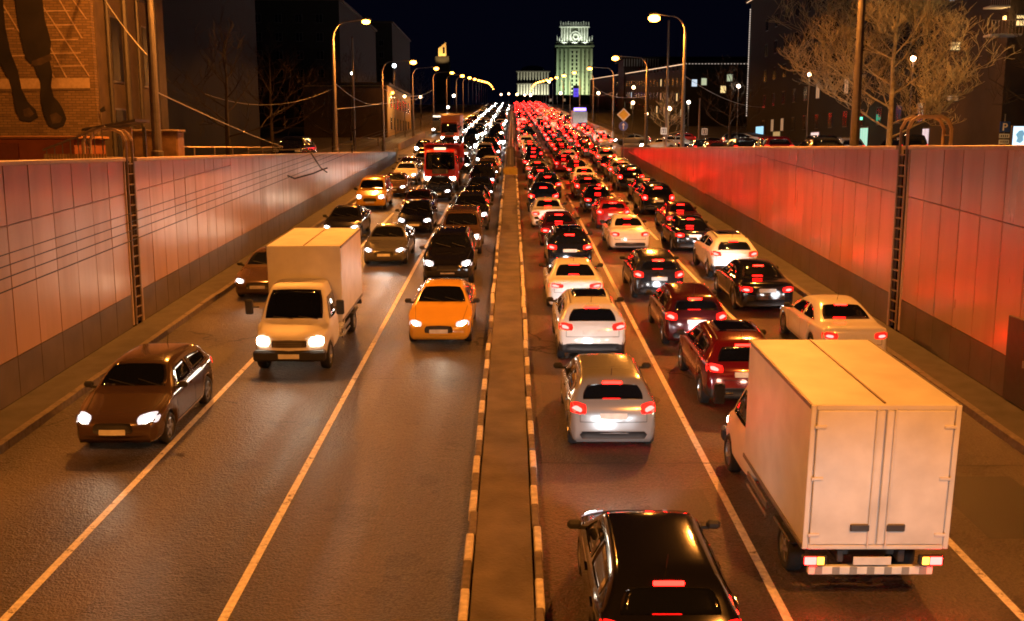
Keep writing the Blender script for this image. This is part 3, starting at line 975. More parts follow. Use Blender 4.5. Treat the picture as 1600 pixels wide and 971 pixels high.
KNAME = {"sedan": "sedan_car", "coupe": "coupe_car", "hatchback": "hatchback_car", "crossover": "crossover_car", "suv": "suv_car", "estate": "estate_car", "minivan": "minivan"}
def setmat(o, i, m):
    o.material_slots[i].link = 'OBJECT'
    o.material_slots[i].material = m

def car(kind, colour, x, y, oncoming, label, level=2, group=None, yaw=0.0, z=None, pitch=True, beam=0, warm=False, name=None, lit=True, brake=True):
    """x, y: middle of the end facing the camera"""
    S = shape(kind)
    yc = y + S.L / 2
    if abs(yaw) > .5: yc = y
    zz = rz(yc) if z is None else z
    pit = math.atan(rz(yc + 1) - rz(yc)) if pitch else 0
    root = thing(name or KNAME[kind], label, "taxi" if name and "taxi" in name else "car", (x, yc, zz), (-pit if oncoming else pit, 0, (math.pi if oncoming else 0) + yaw), group)
    made = []
    P = paint(colour)
    for pn, me, painted, par, loc, rzz in car_parts(kind, oncoming, level):
        o = link(pn, me, root if par is None else made[par])
        if loc is not None: o.location = loc; o.rotation_euler = (0, 0, rzz)
        if painted: setmat(o, 0, P)
        if me.name.startswith("head_lit_element") and warm: setmat(o, 0, M_HEADW)
        made.append(o)
    if beam:
        spot(root, (0, S.L / 2 + .12, .68), (R(90 - 5), 0, 0), beam * (.11 if oncoming else .16), (1.0, .82, .58) if warm else ((1.0, .92, .80) if oncoming else (.92, .97, 1.0)), R(75), .7, .25)
    return root

# distant cars: one mesh each, shared per kind and direction
FAR = {}
def far_mesh(kind, oncoming, brake):
    key = (kind, oncoming, brake)
    if key in FAR: return FAR[key]
    S = shape(kind, True); T = S.T
    b = MB(); b.add(S.v, S.f, 0)
    S.patch(b, S.q_windscreen(), 4, 2, .1, .012, 1); S.patch(b, S.q_rear(), 4, 2, .1, .012, 1)
    for sg in (-1, 1):
        for q in S.q_sides(sg): S.patch(b, q, 3, 2, .1, .012, 1)
        x0, x1, z0, z1 = T["tail"]; S.patch(b, S.q_end(sg, x0, x1, z0, z1, False, .06), 3, 2, .2, .02, 2)
        h0, h1, g0, g1 = T["head"]; S.patch(b, S.q_end(sg, h0, h1, g0, g1, True, .1), 3, 2, .2, .02, 3)
        for yw in (S.wf, S.wrr):
            n = 10; xx = sg * (S.W / 2 - .03)
            vv = [(xx - sg * d, yw + T["wr"] * math.cos(2 * math.pi * k / n), T["wr"] + T["wr"] * math.sin(2 * math.pi * k / n)) for d in (0, .2) for k in range(n)]
            b.add(vv, [tuple(range(n))] + [(k, (k + 1) % n, n + (k + 1) % n, n + k) for k in range(n)], 4)
    if oncoming:
        for sg in (-1, 1): S.patch(b, S.q_end(sg, .52, .70, T["prof"][0][1] + .03, T["prof"][0][1] + .11, True, .08), 2, 1, .2, .03, 3)
    yy = S.Y(T["rw"][0] + .015)
    if not oncoming and brake:
        S.patch(b, [(-.19, yy, S.ztop(yy)), (.19, yy, S.ztop(yy)), (.19, yy + .06, S.ztop(yy + .06)), (-.19, yy + .06, S.ztop(yy + .06))], 2, 1, .1, .03, 2)
    me = b.mesh("distant_car", [paint("white"), M_GLASS, M_TAILF if brake else M_TAILDIM, M_HEADF, M_TYRE], True)
    FAR[key] = (me, b)
    return FAR[key]

def far_car(kind, colour, x, y, oncoming, label, group, brake=True, yaw=0.0, z=None, warm=False):
    me, _ = far_mesh(kind, oncoming, brake and not oncoming)
    o = link(KNAME[kind], me)
    S = shape(kind, True)
    pit = math.atan(rz(y + 1) - rz(y)) if z is None else 0
    o.location = (x, y, rz(y) if z is None else z)
    o.rotation_euler = (-pit if oncoming else pit, 0, (math.pi if oncoming else 0) + yaw)
    setmat(o, 0, paint(colour))
    if warm: setmat(o, 3, M_HEADFW)
    return tag(o, label, "car", group)

# ------------------------------------------------------------------ the vehicles one can tell apart
GO = "cars queuing with red tail lights"
GI = "cars coming on with headlights"
OUT, INC = False, True
NAMED = [
 # kind, colour, x, y, oncoming, label, extras
 ("hatchback", "black", 1.84, 10.55, OUT, "black hatchback right under the bridge, red lamp in its rear window", dict(beam=2200)),
 ("hatchback", "silver", 1.98, 18.7, OUT, "silver hatchback with pale lit tailgate, between the black hatchback and the white crossover", dict(beam=900)),
 ("crossover", "white", 2.08, 25.1, OUT, "white crossover with dark glass roof and black lower bumper, beside the median", dict(beam=900)),
 ("coupe", "white", 2.05, 31.3, OUT, "white low coupe with dark rear window, just ahead of the white crossover", dict(beam=900)),
 ("crossover", "black", 2.25, 38.3, OUT, "black crossover with round red brake lamp glowing high, ahead of the white coupe", dict(beam=900)),
 ("sedan", "maroon", 2.15, 44.3, OUT, "maroon sedan between the black crossover and the orange-lit white sedan", dict(beam=900)),
 ("sedan", "white", 1.86, 50.4, OUT, "white sedan glowing orange on its roof, beside the median, ahead of the maroon one", dict(beam=900)),
 ("crossover", "dark red", 5.15, 21.2, OUT, "dark red crossover half hidden by the white box truck", dict(beam=700)),
 ("hatchback", "maroon", 5.06, 26.7, OUT, "maroon hatchback with bright bar brake lamp, ahead of the dark red crossover", dict(beam=900)),
 ("hatchback", "charcoal", 4.95, 33.0, OUT, "charcoal hatchback with pale lit bumper, level with the white coupe", dict(beam=900)),
 ("sedan", "white", 5.15, 43.1, OUT, "white sedan with a large gap behind it in the middle tail-light lane", dict(beam=900)),
 ("hatchback", "red", 5.15, 50.4, OUT, "red hatchback close ahead of the white sedan in the middle tail-light lane", {}),
 ("sedan", "black", 5.0, 56.8, OUT, "black sedan ahead of the red hatchback in the middle tail-light lane", {}),
 ("estate", "brown", 4.9, 64.2, OUT, "brown estate ahead of the black sedan in the middle tail-light lane", {}),
 ("sedan", "white", 8.80, 24.9, OUT, "white sedan overtaking beside the box truck along the red-lit wall", dict(beam=300)),
 ("sedan", "black", 8.05, 30.9, OUT, "black sedan with two strong red lamps, behind the white crossover by the wall", dict(beam=900)),
 ("crossover", "white", 8.30, 36.7, OUT, "white crossover with black roof panel beside the long red-lit wall", dict(beam=900)),
 ("sedan", "black", 7.92, 42.8, OUT, "black sedan with white lit number plate, ahead of the white crossover by the wall", dict(beam=900)),
 ("sedan", "maroon", 8.42, 48.4, OUT, "maroon sedan ahead of the black one with the lit plate, by the wall", {}),
 ("suv", "black", 8.25, 56.0, OUT, "black SUV third ahead of the white crossover along the red-lit wall", {}),
 ("sedan", "dark blue", 8.6, 62.6, OUT, "dark blue sedan between two black cars near the end of the red-lit wall", {}),
 ("suv", "black", 8.3, 69.5, OUT, "black SUV ahead of the dark blue sedan near the end of the red-lit wall", {}),
 ("sedan", "yellow", -2.02, 26.8, INC, "yellow taxi with two lit headlights beside the median, first in its lane", dict(beam=520, warm=True, name="taxi_car")),
 ("suv", "black", -2.32, 35.4, INC, "black SUV with glaring bluish headlights right behind the yellow taxi", dict(beam=900)),
 ("minivan", "brown", -2.2, 42.2, INC, "dark brown minivan with dim headlights behind the black SUV with bluish lamps", dict(beam=300, warm=True)),
 ("suv", "charcoal", -2.1, 49.6, INC, "charcoal SUV third behind the yellow taxi, one headlight flaring", dict(beam=700)),
 ("sedan", "black", -2.15, 56.4, INC, "black sedan fourth behind the yellow taxi beside the median", dict(beam=500)),
 ("sedan", "dark blue", -2.05, 62.6, INC, "dark blue sedan fifth behind the yellow taxi beside the median", dict(beam=500)),
 ("sedan", "grey", -5.15, 39.6, INC, "dark grey sedan following the white box truck with headlights on", dict(beam=800)),
 ("hatchback", "black", -4.80, 48.6, INC, "black hatchback with a star-bright headlamp beside the lane line", dict(beam=800)),
 ("sedan", "maroon", -5.25, 54.6, INC, "maroon sedan behind the black hatchback with the star-bright lamp", dict(beam=300)),
 ("sedan", "dark blue", -4.75, 63.2, INC, "dark blue sedan just in front of the red dump truck", dict(beam=500)),
 ("hatchback", "brown", -7.75, 18.6, INC, "brown hatchback speeding along the foot of the brown panelled wall, headlights white", dict(beam=520, warm=True)),
 ("sedan", "brown", -8.55, 33.0, INC, "brown sedan beside the white oncoming box truck, hugging the wall kerb", dict(beam=300, warm=True)),
 ("sedan", "charcoal", -8.05, 46.4, INC, "charcoal sedan in the wall lane with warm headlights, ahead of the yellow taxi", dict(beam=420, warm=True)),
 ("minivan", "yellow", -8.35, 58.5, INC, "yellow minivan taxi by the far pale end of the wall", dict(beam=300, warm=True, name="taxi_minivan")),
 ("sedan", "brown", -7.9, 66.0, INC, "brown sedan close behind the yellow minivan taxi", dict(beam=300, warm=True)),
 ("crossover", "white", -7.95, 74.0, INC, "white crossover with very bright headlights beside the end post of the wall", dict(beam=500)),
]
for kind, colour, x, y, onc, label, ex in NAMED:
    car(kind, colour, x, y, onc, label, 2, GI if onc else GO, **ex)

car("sedan", "silver", 4.9, 4.0, OUT, "unseen silver sedan added behind the white box truck, headlights on its rear doors", 1, GO, beam=1150)  # added out of view so its headlights light the truck doors
# ------------------------------------------------------------------ heavy vehicles
CABS = {
 "van_cab": dict(L=2.35, W=1.88, H=2.10, belt=(1.15, 1.20), sill=.42, wb=4.0, fo=.72, wr=.34, trim=False,
    prof=[(0, .50), (.012, .86), (.06, .98), (.24, 1.16), (.30, 1.24), (.52, 1.94), (.60, 2.06), (.80, 2.10), (.96, 2.07), (.985, 1.9), (1, .55)],
    tail=(.3, .5, .7, .8), head=(.50, .82, .74, .93), roof=.68, grille=(.80, .09), ws=(.30, .53), rw=(.97, .985), sw=(.36, .93)),
 "lorry_cab": dict(L=2.30, W=2.45, H=2.95, belt=(1.85, 1.85), sill=.62, wb=5.0, fo=1.25, wr=.5, trim=False,
    prof=[(0, .66), (.012, 1.2), (.03, 1.75), (.10, 2.72), (.16, 2.90), (.30, 2.95), (.90, 2.95), (.97, 2.85), (1, .8)],
    tail=(.3, .5, .7, .8), head=(.62, 1.02, .86, 1.08), roof=1.05, ws=(.02, .115), rw=(.97, .985), sw=(.16, .80)),
 "bus_body": dict(L=11.2, W=2.5, H=3.1, belt=(1.35, 1.35), sill=.36, wb=5.6, fo=2.6, wr=.48, trim=False,
    prof=[(0, .45), (.003, 1.2), (.010, 2.6), (.016, 2.95), (.03, 3.1), (.97, 3.1), (.99, 3.0), (1, .5)],
    tail=(.9, 1.1, .9, 1.3), head=(.75, 1.08, .72, .92), roof=1.12, ws=(.004, .013), rw=(.98, .99), sw=(.04, .97)),
}
TYPES.update(CABS)
def cab_parts(root, kind, paintm, yoff, headm, sides=True):
    S = shape(kind)
    T = S.T
    b = MB(); b.add(S.v, S.f)
    def L_(name, mesh, par=root):
        o = link(name, mesh, par); o.location = (0, yoff, 0) if par is root else (0, 0, 0); return o
    cab_o = L_("cab", b.mesh("cab", paintm, True))
    L_("windscreen", S.patch(MB(), S.q_windscreen(), 8, 5, .08, .012).mesh("windscreen", M_GLASS, True))
    if sides:
        for sg in (-1, 1):
            a, c = T["sw"]; ya, yc = S.Y(a), S.Y(c)
            zt = T["H"] - .35
            q = [(sg * T["W"] / 2, ya - .05, S.zbelt(0) + .06), (sg * T["W"] / 2, yc, S.zbelt(0) + .06), (sg * (T["roof"] + .02), yc, zt), (sg * (T["roof"] + .02), S.Y(T["ws"][1]) - .02, zt)]
            L_("side_window", S.patch(MB(), q, 6, 4, .1, .012).mesh("side_window", M_GLASS, True))
    h0, h1, g0, g1 = T["head"]
    for sg in (-1, 1):
        L_("headlight", S.patch(MB(), S.q_end(sg, h0, h1, g0, g1, True, .05), 5, 3, .25, .02).mesh("headlight", headm, True))
    zg, gh = T.get("grille", ((T["belt"][0] + g1) / 2, .18)); gw = min(T["W"] * .3, h0 - .05)
    b = MB()
    S.patch(b, [(-gw, S.yend(zg - gh, True), zg - gh), (gw, S.yend(zg - gh, True), zg - gh), (gw, S.yend(zg + gh, True), zg + gh), (-gw, S.yend(zg + gh, True), zg + gh)], 6, 4, .08, .015)
    for k in range(4):
        zz = zg - gh * .7 + k * gh * .46
        S.patch(b, [(-gw * .93, S.yend(zz, True), zz - .012), (gw * .93, S.yend(zz, True), zz - .012), (gw * .93, S.yend(zz, True), zz + .012), (-gw * .93, S.yend(zz, True), zz + .012)], 6, 1, .02, .03, 1)
    L_("grille", b.mesh("grille", [M_PLAST, M_POLE], True))
    b = MB(); b.bbox((0, T["L"] / 2 + .045, T["sill"] + .08), (.52, .02, .12), .004)
    L_("number_plate", b.mesh("number_plate", M_PLATE))
    b = MB(); yy = S.Y(T["ws"][0]) - .02
    for xa_ in (-.62, .02):
        b.tube([S.near((xa_ + k * .1, yy - .008 * k, S.ztop(yy - .008 * k)), .03) for k in range(6)], .012, 4)
    L_("wiper", b.mesh("wiper", M_PLAST))
    b = MB(); b.bbox((0, T["L"] / 2 - .10, T["sill"] + .08), (T["W"] - .08, .26, .28), .05)
    L_("bumper", b.mesh("bumper", M_PLAST))
    for sg in (-1, 1):
        b = MB(); ym = S.Y(T["ws"][0]) - .2; zm = S.zbelt(0) + .38
        b.bbox((sg * (T["W"] / 2 + .22), ym, zm), (.20, .09, .38), .03); b.box((sg * (T["W"] / 2 + .08), ym - .02, zm), (.22, .03, .03))
        L_("wing_mirror", b.mesh("wing_mirror", M_PLAST))
    return S
def put_wheels(root, r, xs, ys, wd=.25):
    for y in ys:
        for sg in (-1, 1):
            k = ("hw", r)
            if k not in PARTS: PARTS[k] = wheel_mesh(r, wd); PARTS[("hr", r)] = rim_mesh(r, wd)
            o = link("wheel", PARTS[k], root); o.location = (sg * xs, y, r); o.rotation_euler = (0, 0, 0 if sg > 0 else math.pi)
            link("rim", PARTS[("hr", r)], o)

M_TRUCKW = pm("truck_white", (.70, .68, .64), .5, coat=.0, var=.11, scale=1.6, bump=.08, bscale=2.5)
M_TRUCKD = pm("truck_door_white", (.70, .69, .66), .38, var=.13, scale=2.2, bump=.10, bscale=3)
M_STRIPE = pm("reflective_white", (.75, .8, .78), .35)

def box_truck(x, y, onc, label, beam=0):
    """x, y: middle of the rear doors (going away) or of the nose (coming on)"""
    Lt = 5.75
    yc = y + Lt / 2
    pit = math.atan(SLOPE)
    t = thing("box_truck", label, "truck", (x, yc, rz(yc)), (-pit if onc else pit, 0, math.pi if onc else 0))
    S = cab_parts(t, "van_cab", M_TRUCKW, Lt / 2 - 1.175, M_HEADW)
    y0, y1, z0, z1, hw = -Lt / 2, .62, .86, 2.92, .985
    b = MB(); b.bbox((0, (y0 + y1) / 2, (z0 + z1) / 2), (2 * hw, y1 - y0, z1 - z0), .022)
    bx = b.build("cargo_box", M_TRUCKW, t)
    b = MB()
    b.bbox((0, (y0 + y1) / 2, z1 + .008), (.03, y1 - y0 - .1, .02), .004)
    b.build("roof_seam", M_STEEL, bx)
    b = MB()
    for sg in (-1, 1):
        b = MB(); b.bbox((sg * (hw + .006), (y0 + y1) / 2, z1 - .03), (.03, y1 - y0, .06), .006); b.build("roof_rail", M_POLE, t)
        b = MB(); b.bbox((sg * (hw + .004), (y0 + y1) / 2, z0 + .03), (.03, y1 - y0, .07), .006); b.build("lower_rail", M_POLE, t)
    b = MB()
    for sg in (-1, 1): b.bbox((sg * (hw - .025), y0 - .012, (z0 + z1) / 2), (.07, .035, z1 - z0 - .01), .008)
    b.bbox((0, y0 - .012, z1 - .035), (2 * hw - .13, .035, .07), .008); b.bbox((0, y0 - .012, z0 + .03), (2 * hw - .13, .035, .06), .008)
    b.build("door_frame", M_TRUCKW, t)
    dw = hw - .075
    for sg in (-1, 1):
        b = MB(); b.bbox((sg * (dw / 2 + .004), y0 - .02, (z0 + z1) / 2), (dw - .022, .035, z1 - z0 - .15), .008)
        d = b.build("cargo_door", M_TRUCKD, t)
        xb = sg * .12
        b = MB(); b.tube([(xb, y0 - .055, z0 + .04), (xb, y0 - .055, z1 - .05)], .013, 6); b.build("lock_bar", M_TRUCKD, d)
        b = MB(); b.bbox((sg * .24, y0 - .055, z0 + .33), (.26, .03, .10), .01); b.build("latch", M_DARKST, d)
        for zz in (z0 + .22, z1 - .30, (z0 + z1) / 2):
            b = MB(); b.bbox((sg * (dw - .05), y0 - .045, zz), (.16, .02, .045), .006); b.build("hinge", M_TRUCKW, d)
    # chassis, lamps, bumper
    b = MB()
    for sg in (-1, 1): b.bbox((sg * .42, -.2, .70), (.09, Lt - .6, .18), .01)
    b.bbox((0, -.2, .70), (.75, .12, .1), .01); b.bbox((0, y0 + .3, .70), (.75, .12, .1), .01)
    b.build("chassis", M_DARKST, t)
    b = MB(); b.bbox((0, y0 + .10, .50), (1.72, .08, .12), .01)
    bp = b.build("rear_bumper", M_STRIPE, t)
    for k in range(7):
        b = MB(); b.box((-.72 + k * .24, y0 + .057, .50), (.10, .006, .11), 0, Matrix.Rotation(.0, 3, 'Y')); b.build("stripe", pm("bumper_grey", (.28, .30, .29), .5), bp)
    for sg in (-1, 1):
        b = MB(); b.bbox((sg * .80, y0 + .03, .68), (.34, .07, .14), .015); h = b.build("tail_light", M_PLAST, t)
        b = MB(); b.bbox((sg * .86, y0 - .008, .68), (.16, .02, .11), .006); b.build("brake_lens", M_TAIL if not onc else M_TAILDIM, h)
        b = MB(); b.bbox((sg * .72, y0 - .008, .68), (.09, .02, .11), .006); b.build("indicator_lens", em("amber_lens", (1, .35, .03), 8 if not onc else .5), h)
        b = MB(); b.bbox((sg * .82, -1.75, .62), (.30, .9, .05), .02); b.build("mudguard", M_PLAST, t)
    b = MB(); b.bbox((.0, y0 + .035, .66), (.52, .02, .12), .005); b.build("number_plate", M_PLATE, t)
    for sg in (-1, 1):
        b = MB(); b.bbox((sg * .93, -.15, .58), (.03, 1.3, .12), .01); b.bbox((sg * .93, -.15, .40), (.03, 1.3, .06), .01); b.build("side_guard", M_POLE, t)
    put_wheels(t, .36, .80, (Lt / 2 - .74, -1.75), .24)
    if beam: spot(t, (0, Lt / 2 + .15, .85), (R(85), 0, 0), beam * .08, (1, .86, .66), R(75), .7, .3)
    return t
box_truck(4.95, 12.9, False, "white box truck seen from its double rear doors, roof lit orange")
box_truck(-5.55, 24.2, True, "white box truck coming on with warm headlights beside the long wall", beam=700)

def dump_truck():
    Lt = 7.6; y = 69.0; yc = y + Lt / 2
    t = thing("dump_truck", "red dump truck with high red body and headlights on", "truck", (-4.95, yc, rz(yc)), (-PITCH, 0, math.pi))
    red = pm("truck_red", (.42, .022, .018), .3, coat=.5, var=.1)
    cab_parts(t, "lorry_cab", red, Lt / 2 - 1.15, M_HEADW)
    b = MB()
    y0, y1 = -Lt / 2, Lt / 2 - 2.4
    th = .08
    for sg in (-1, 1):
        b.bbox((sg * 1.2, (y0 + y1) / 2, 2.2), (th, y1 - y0, 1.7), .02)
        for k in range(5): b.bbox((sg * 1.26, lerp(y0 + .3, y1 - .3, k / 4), 2.2), (.07, .12, 1.66), .02)
    b.bbox((0, y0, 2.1), (2.4, th, 1.5), .02); b.bbox((0, (y0 + y1) / 2, 1.35), (2.4, y1 - y0, .1), .02)
    bo = b.build("tipper_body", red, t)
    b = MB()
    b.prism([(y1 - .05, 1.3), (y1 + .02, 3.05), (y1 + 1.3, 3.22), (y1 + 1.3, 3.30), (y1 - .05, 3.14)], lambda a, c, d: (d, a, c), -1.24, 1.24)
    for k in range(6): b.bbox((-1.0 + k * .4, y1 + .6, 3.24), (.06, 1.2, .10), .01)
    b.build("headboard", red, t)
    b = MB(); b.bbox((0, -.3, .95), (1.0, Lt - .6, .28), .02); b.build("chassis", M_DARKST, t)
    b = MB(); b.bbox((0, Lt / 2 - .16, 3.0), (.8, .2, .14), .02); b.build("marker_lamp", em("marker_warm", (1, .75, .45), 2.0), t)
    put_wheels(t, .5, 1.05, (Lt / 2 - 1.25, -1.2, -2.55), .3)
    spot(t, (0, Lt / 2 + .2, 1.0), (R(84), 0, 0), 80, (1, .86, .66), R(75), .7, .3)
dump_truck()

def lorry(x, y, onc, label, cabm, boxm, Lt=9.5, hb=3.6, name="box_lorry"):
    yc = y + Lt / 2
    pit = math.atan(rz(yc + 1) - rz(yc))
    t = thing(name, label, "lorry", (x, yc, rz(yc)), (-pit if onc else pit, 0, math.pi if onc else 0))
    cab_parts(t, "lorry_cab", cabm, Lt / 2 - 1.15, M_HEADC)
    y0, y1 = -Lt / 2, Lt / 2 - 2.5
    b = MB(); b.bbox((0, (y0 + y1) / 2, (hb + 1.0) / 2), (2.5, y1 - y0, hb - 1.0), .04); b.build("cargo_box", boxm, t)
    b = MB(); b.bbox((0, -.3, .8), (1.0, Lt - .6, .3), .02); b.build("chassis", M_DARKST, t)
    for sg in (-1, 1):
        b = MB(); b.bbox((sg * .95, y0 - .01, .85), (.4, .05, .16), .01); b.build("tail_light", M_TAIL if not onc else M_TAILDIM, t)
    put_wheels(t, .48, 1.05, (Lt / 2 - 1.25, -Lt / 2 + 1.6), .3)
    return t
lorry(-7.95, 128, True, "orange-red lorry with tall box body coming on behind the red dump truck", pm("truck_orange", (.40, .07, .02), .35), pm("box_orange", (.42, .13, .05), .45), 10.5, 3.7)
lorry(11.6, 172, False, "white delivery lorry with a violet sign on its roof among the red tail lights", pm("truck_pale", (.6, .6, .58), .4), pm("box_pale", (.30, .29, .28), .45), 7.5, 3.3)
t = thing("roof_sign", "violet lit sign box on the roof of the delivery lorry", "sign", (11.6, 172.6, rz(172.6) + 3.33), (PITCH, 0, 0))
b = MB(); b.bbox((0, 0, .3), (2.2, .3, .6), .03); b.build("sign_box", M_DARKST, t)
b = MB(); b.bbox((0, -.16, .3), (2.05, .02, .48), .005); b.build("lit_face", em("violet_light", (.25, .18, 1.0), 5), t)

def bus():
    y = 158; S = shape("bus_body"); yc = y + S.L / 2
    t = thing("city_bus", "dark bus with pale lit destination strip beside the orange-red lorry", "bus", (-11.4, yc, rz(yc)), (-PITCH, 0, math.pi))
    cab_parts(t, "bus_body", pm("bus_paint", (.05, .06, .06), .3, coat=.4), 0, M_HEADC, sides=False)
    for sg in (-1, 1):
        for k in range(6):
            ya = lerp(4.9, -4.6, k / 6) - .08; yb = lerp(4.9, -4.6, (k + 1) / 6) + .08
            q = [(sg * 1.25, ya, 1.45), (sg * 1.25, yb, 1.45), (sg * 1.22, yb, 2.55), (sg * 1.22, ya, 2.55)]
            S.patch(MB(), q, 4, 2, .06, .012).build("side_window", M_GLASS, t)
    b = MB(); b.bbox((0, S.L / 2 - .06, 2.83), (1.9, .08, .26), .01); b.build("destination_display", em("bus_display", (1, .95, .8), 1.6), t)
    put_wheels(t, .48, 1.08, (S.wf, S.wrr), .28)
bus()

# ------------------------------------------------------------------ the queues farther up the hill
ORD = lambda n: f"{n}{'th' if 10 <= n % 100 <= 20 else {1: 'st', 2: 'nd', 3: 'rd'}.get(n % 10, 'th')}"
CW = [("black", .27), ("charcoal", .14), ("dark blue", .07), ("silver", .12), ("white", .17), ("grey", .09), ("dark red", .05), ("beige", .03), ("brown", .03), ("yellow", .03)]
KW = [("sedan", .42), ("hatchback", .2), ("crossover", .16), ("suv", .14), ("estate", .05), ("minivan", .03)]
def pick(tab):
    r = random.random() * sum(w_ for _, w_ in tab)
    for k, w_ in tab:
        r -= w_
        if r <= 0: return k
    return tab[0][0]
LANES = [  # x, oncoming, first y, number of cars already in it, words
 (2.1, False, 57.2, 7, "tail-light lane beside the median"), (5.2, False, 71.5, 8, "middle tail-light lane"),
 (8.35, False, 76.5, 8, "tail-light lane by the wall"), (11.5, False, 124, 0, "outermost tail-light lane"),
 (-2.15, True, 69.0, 6, "headlight lane beside the median"), (-5.2, True, 79.5, 5, "middle headlight lane"), (-8.1, True, 81.5, 6, "headlight lane by the wall")]
FARMAX, STUFFMAX = 335, 480
stuff_list = []
nfar = 0
rnd = random.Random(21)
for lx, onc, y, n, words_ in LANES:
    lab = "headlights" if onc else "tail lights"
    while y < STUFFMAX:
        kind, colour = pick(KW), pick(CW)
        S = shape(kind)
        skip = (onc and lx < -7 and 124 < y < 142) or (not onc and lx > 11 and 166 < y < 184)
        if not skip:
            x = lx + random.gauss(0, .26)
            n += 1
            label = f"{colour} {'SUV' if kind == 'suv' else kind} with {lab} on, {ORD(n)} car up the {words_}"
            if y < 112:
                car(kind, colour, x, y, onc, label, 1, GI if onc else GO, beam=(260 if y < 90 and onc else 0), warm=random.random() < .25)
            elif y < FARMAX:
                far_car(kind, colour, x, y + S.L / 2, onc, label, GI if onc else GO, random.random() < .7, yaw=random.uniform(-.03, .03), warm=random.random() < .25)
                nfar += 1
            else:
                stuff_list.append((kind, colour, x, y + S.L / 2, onc))
        gap = random.uniform(1.3, 3.2) if y < 200 else random.uniform(1.6, 4.0)
        y += S.L + gap
# the far end of the jam, where the cars run together
bm_all = MB()
mats_all = [paint("black"), paint("silver"), M_GLASS, M_TAILF, M_HEADF, M_TYRE]
for kind, colour, x, y, onc in stuff_list:
    _, src = far_mesh(kind, onc, True)
    pit = math.atan(rz(y + 1) - rz(y))
    mt = Matrix.Translation((x, y, rz(y))) @ Matrix.Rotation(math.pi if onc else 0, 4, 'Z') @ Matrix.Rotation(-pit if onc else pit, 4, 'X')
    base = len(bm_all.v)
    bm_all.v += [tuple(mt @ Vector(v)) for v in src.v]
    bm_all.f += [tuple(i + base for i in f) for f in src.f]
    dark = colour in ("black", "charcoal", "dark blue", "grey", "brown", "dark red")
    bm_all.m += [(0 if dark else 1) if m == 0 else m + 1 for m in src.m]
o = struct(bm_all.build("distant_traffic", mats_all, None, True), "stuff")

# cars on the side street behind the tail-light wall, and crossing at the top of the ramp
for i, (x, y, kind, colour, yaw) in enumerate([
    (16.2, 96, "sedan", "silver", 0), (16.4, 88, "suv", "black", 0), (16.0, 80, "crossover", "maroon", 0), (19.6, 92, "sedan", "charcoal", 0), (19.7, 84, "suv", "charcoal", 0),
    (16.3, 72, "suv", "black", 0), (19.5, 74, "crossover", "grey", 0), (16.2, 63, "suv", "dark red", 0), (19.8, 65, "minivan", "black", 0), (16.4, 54, "crossover", "black", 0), (23.0, 70, "suv", "silver", 0), (23.2, 60, "minivan", "charcoal", 0)]):
    far_car(kind, colour, x, y, False, f"{colour} {'SUV' if kind == 'suv' else kind} on the side street, roof above the red wall, {ORD(i + 1)} from the crossing",
            "cars on the side street over the wall", False, yaw, STREET + .012)
for i, (x, y, kind, colour, yaw) in enumerate([
    (17.0, 116, "sedan", "silver", 1.5), (23.0, 117, "sedan", "black", 1.6), (20.0, 121, "estate", "silver", -1.55), (27.5, 121, "suv", "black", -1.6), (15.2, 127, "sedan", "grey", 1.35), (21.5, 129, "hatchback", "red", 1.5), (29, 128, "sedan", "white", 1.55)]):
    far_car(kind, colour, x, y, False, f"{colour} {'SUV' if kind == 'suv' else kind} turning across the top of the ramp, {ORD(i + 1)} out from the yellow diamond sign",
            "cars crossing at the top of the ramp", False, yaw, rz(y) + .055)
for x, y, kind, colour, lab in [(-13.4, 62, "suv", "black", "black SUV parked behind the pale wall on the pavement, roof just showing"), (-9.9, 113, "sedan", "black", "black sedan waiting beside the pavement beyond the end of the pale wall")]:
    o = far_car(kind, colour, x, y, True, lab, None, True, 0, STREET + .012 if y < 100 else None)
    if y < 100: setmat(o, 3, M_PLATE)

